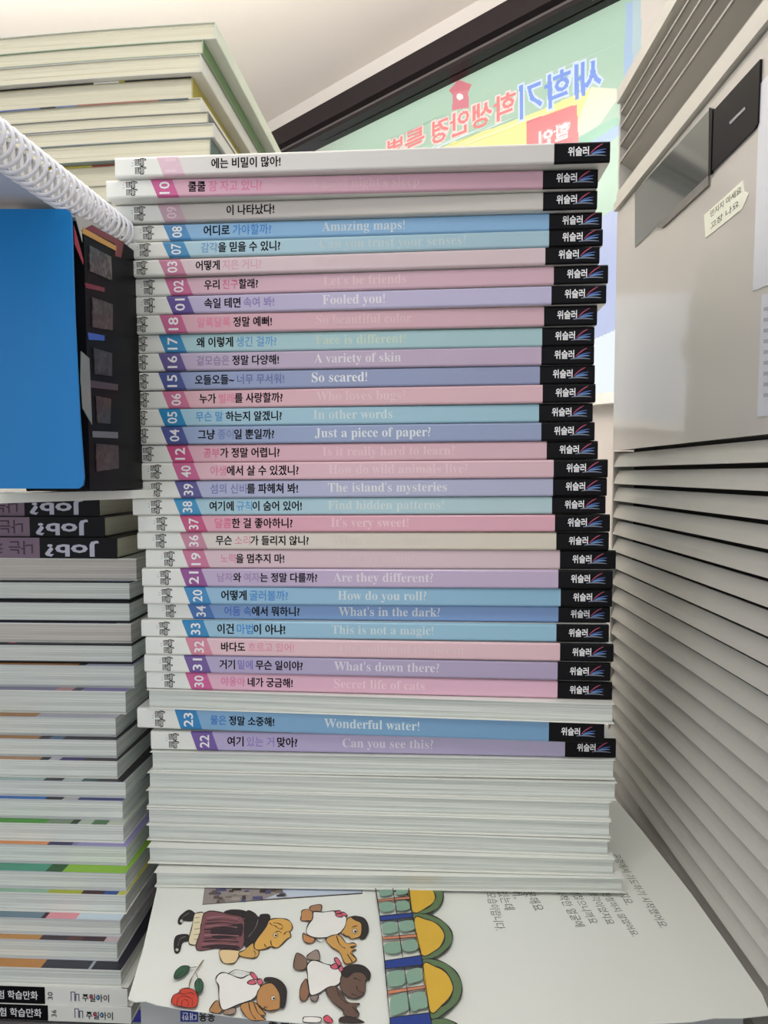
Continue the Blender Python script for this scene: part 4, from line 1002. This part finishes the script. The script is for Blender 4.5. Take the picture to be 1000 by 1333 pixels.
pics = [([(130, 145), (235, 200), (240, 315), (133, 270)], (30, 30, 30), (120, 116, 110)), ([(145, 395), (243, 430), (243, 555), (145, 540)], (34, 32, 30), (88, 80, 72)),
        ([(150, 640), (240, 665), (240, 775), (158, 765)], (34, 34, 32), (76, 74, 70)), ([(160, 870), (235, 885), (232, 1005), (170, 1000)], (30, 26, 24), (84, 62, 50)), ([(162, 1100), (270, 1110), (272, 1220), (165, 1235)], (28, 30, 30), (70, 72, 66))]
for n_, (pts, c1, c2) in enumerate(pics):
    spoly('framed_picture', [S2(*p) for p in pts], None, 0.0005, dim_mat('dim_picture', c1, c2, 180))
spoly('cover_print', [S2(125, 565), S2(205, 580), S2(205, 605), S2(130, 600)], (50, 90, 180), 0.0003)
spoly('cover_print', [S2(110, 325), S2(205, 350), S2(205, 370), S2(115, 350)], (110, 20, 44), 0.0003)
spoly('cover_print', [S2(92, 655), S2(132, 690), S2(145, 1010), S2(100, 930), S2(90, 790)], (124, 130, 128), 0.0003)
spoly('cover_print', [S2(135, 795), S2(270, 815), S2(270, 845), S2(138, 830)], (70, 56, 62), 0.0003)
spoly('cover_print', [S2(148, 1040), S2(270, 1045), S2(270, 1075), S2(150, 1070)], (110, 112, 116), 0.0003)

# ---------------------------------------------------------------- spiral notebook on top
def onh(z_): return 0.1228+(z_-0.254)*0.05
ang = math.atan(0.05)
nb = thing('spiral_notebook', 'white coil bound notebook lying on the dark and blue books', 'notebook', (-0.1515, 0.30, CZ+onh(0.30)), (ang, 0, 0))
V, F = [], []
R, rt, pitch_, y0, y1 = 0.0078, 0.00085, 0.0059, -0.14, 0.072
turns = (y1-y0)/pitch_; ns = int(turns*22); ks = 6
for i in range(ns+1):
    a_ = 2*math.pi*turns*i/ns; y = y0+(y1-y0)*i/ns
    c = Vector((R*math.cos(a_), y, R*math.sin(a_))); rad = Vector((math.cos(a_), 0, math.sin(a_)))
    tg = Vector((-R*math.sin(a_), pitch_/(2*math.pi), R*math.cos(a_))).normalized(); bi = tg.cross(rad)
    for k in range(ks):
        b_ = 2*math.pi*k/ks; V.append(c+rad*(rt*math.cos(b_))+bi*(rt*math.sin(b_)))
for i in range(ns):
    for k in range(ks):
        F.append((i*ks+k, i*ks+(k+1) % ks, (i+1)*ks+(k+1) % ks, (i+1)*ks+k))
PLW = pm('white_plastic_coil', (228, 230, 238), 0.25, 0.03, coat=0.3)
link('coil', mesh('coil', V, F, PLW, smooth=True), nb)
boxes('page_block', [(-0.17, -0.0035, y0-0.003, y1+0.002, -0.0048, 0.0045)], PAGE, None, nb)
boxes('cover', [(-0.172, -0.0015, y0-0.004, y1+0.003, 0.0047, 0.0055), (-0.172, -0.0015, y0-0.004, y1+0.003, -0.0057, -0.0049)], pm('pale_notebook_cover', (214, 218, 226), 0.35), None, nb)
bl_ = []
yy = y0+0.002
while yy < y1-0.003:
    bl_.append((-0.0036, -0.0008, yy, yy+0.0026, -0.0052, 0.0052)); yy += pitch_
boxes('punched_tabs', bl_, pm('tab_paper', (238, 238, 236), 0.5), None, nb, kind='stuff')

# ================================================================ cream stack behind
ZC = 0.56
CR = [(28, 50, 280), (51, 69, 264), (70, 92, 261), (94, 120, 250), (124, 144, 262), (145, 159, 271), (160, 178, 278), (179, 203, 274), (203, 232, 276), (234, 255, 279), (257, 279, 277), (281, 303, 278)]
SPC = [(214, 222, 204), (104, 136, 84), (214, 214, 204), (166, 152, 56), (214, 212, 200), (90, 92, 84), (206, 206, 200), (70, 92, 86), (200, 198, 190), (170, 170, 150), (120, 140, 110), (200, 198, 186)]
STC = [None, None, None, [(-200, 60, (30, 28, 30)), (60, 118, (44, 40, 40)), (118, 152, (220, 220, 215)), (152, 160, (170, 160, 60)), (160, 250, (26, 26, 28))], [(-200, 45, (90, 105, 150)), (45, 66, (40, 40, 44)), (66, 95, (110, 125, 160)), (95, 205, (150, 100, 84)), (205, 245, (60, 80, 90))], None, None, None, [(-200, 115, (200, 185, 70)), (115, 150, (150, 60, 50)), (150, 162, (205, 190, 70)), (162, 230, (40, 38, 34)), (230, 274, (196, 182, 70))], None, None, None]
sagC = lambda x: -0.085*min(0.25, abs(x))**2
rzC = -math.radians(3.4)
hC = [onY(x, yt, ZC).z-CZ for (yt, yb, x) in CR]+[onY(278, 303, ZC).z-CZ]
ords = ['topmost', 'second from the top', 'third from the top', 'fourth from the top', 'fifth from the top', 'sixth from the top', 'seventh from the top', 'eighth from the top', 'ninth from the top', 'tenth from the top', 'eleventh from the top', 'lowest visible one']
sn = ['pale green', 'dark green', 'off-white', 'olive yellow', 'ivory', 'dark grey', 'light grey', 'teal grey', 'grey white', 'beige', 'moss green', 'cream white']
for i, (yt, yb, xr) in enumerate(CR):
    zz = ZC+(0.006 if i in (3, 8) else 0)+(0.003 if i in (4,) else 0)
    p = onY(xr, yt, zz)
    bk, L1, W1, t1_ = lying_book('cream_paged_book', 'cream paged book with %s right side, %s in the rear stack' % (sn[i], ords[i]), p.x-0.30, p.x, zz, zz+0.235, hC[i], hC[i]-hC[i+1]-0.0002, pm('cover_edge_%d' % i, tuple(int(v*0.5+95) for v in SPC[i]), 0.4), PAGE_CREAM, 'pages', group='cream paged books in the rear stack', right='spine', sag=(lambda x, d_=p.x+0.15: sagC(x+d_)), nx=12, rz=rzC)
    boxes('side_strip', [(0.0002, 0.0005, 0.0003, W1-0.0003, 0.0008, t1_-0.0008)], flat(SPC[i], 0.5), None, bk)
    if STC[i]:   # printed cover line seen between this book and the one above
        for a0, a1, c in STC[i]:
            xa = max(-0.29, (onY(a0, yt, zz).x-p.x)); xb = min(-0.0004, onY(a1, yt, zz).x-p.x)
            n = 10; V = []
            for k in range(n+1):
                x = xa+(xb-xa)*k/n; g_ = sagC(x+p.x+0.15); V += [(x, -0.0003, t1_-0.0013+g_), (x, -0.0003, t1_+g_)]
            link('cover_line', mesh('cover_line', V, [(2*k, 2*k+2, 2*k+3, 2*k+1) for k in range(n)], flat(c)), bk)
# carton that carries the rear stack
ct = thing('cardboard_carton', 'brown carton hidden behind the left stack, under the cream paged books', 'box', (-0.32, 0.705, CZ+TH))
CARD = pm('cardboard', (150, 118, 84), 0.8, 0.06, 40)
top_ = hC[-1]-TH-0.0062
boxes('body', [(-0.16, 0.14, -0.115, 0.115, 0, top_-0.003)], CARD, None, ct)
boxes('flap', [(-0.16, 0.14, -0.115, -0.001, top_-0.003, top_)], CARD, None, ct)
boxes('flap', [(-0.16, 0.14, 0.001, 0.115, top_-0.003, top_)], CARD, None, ct)
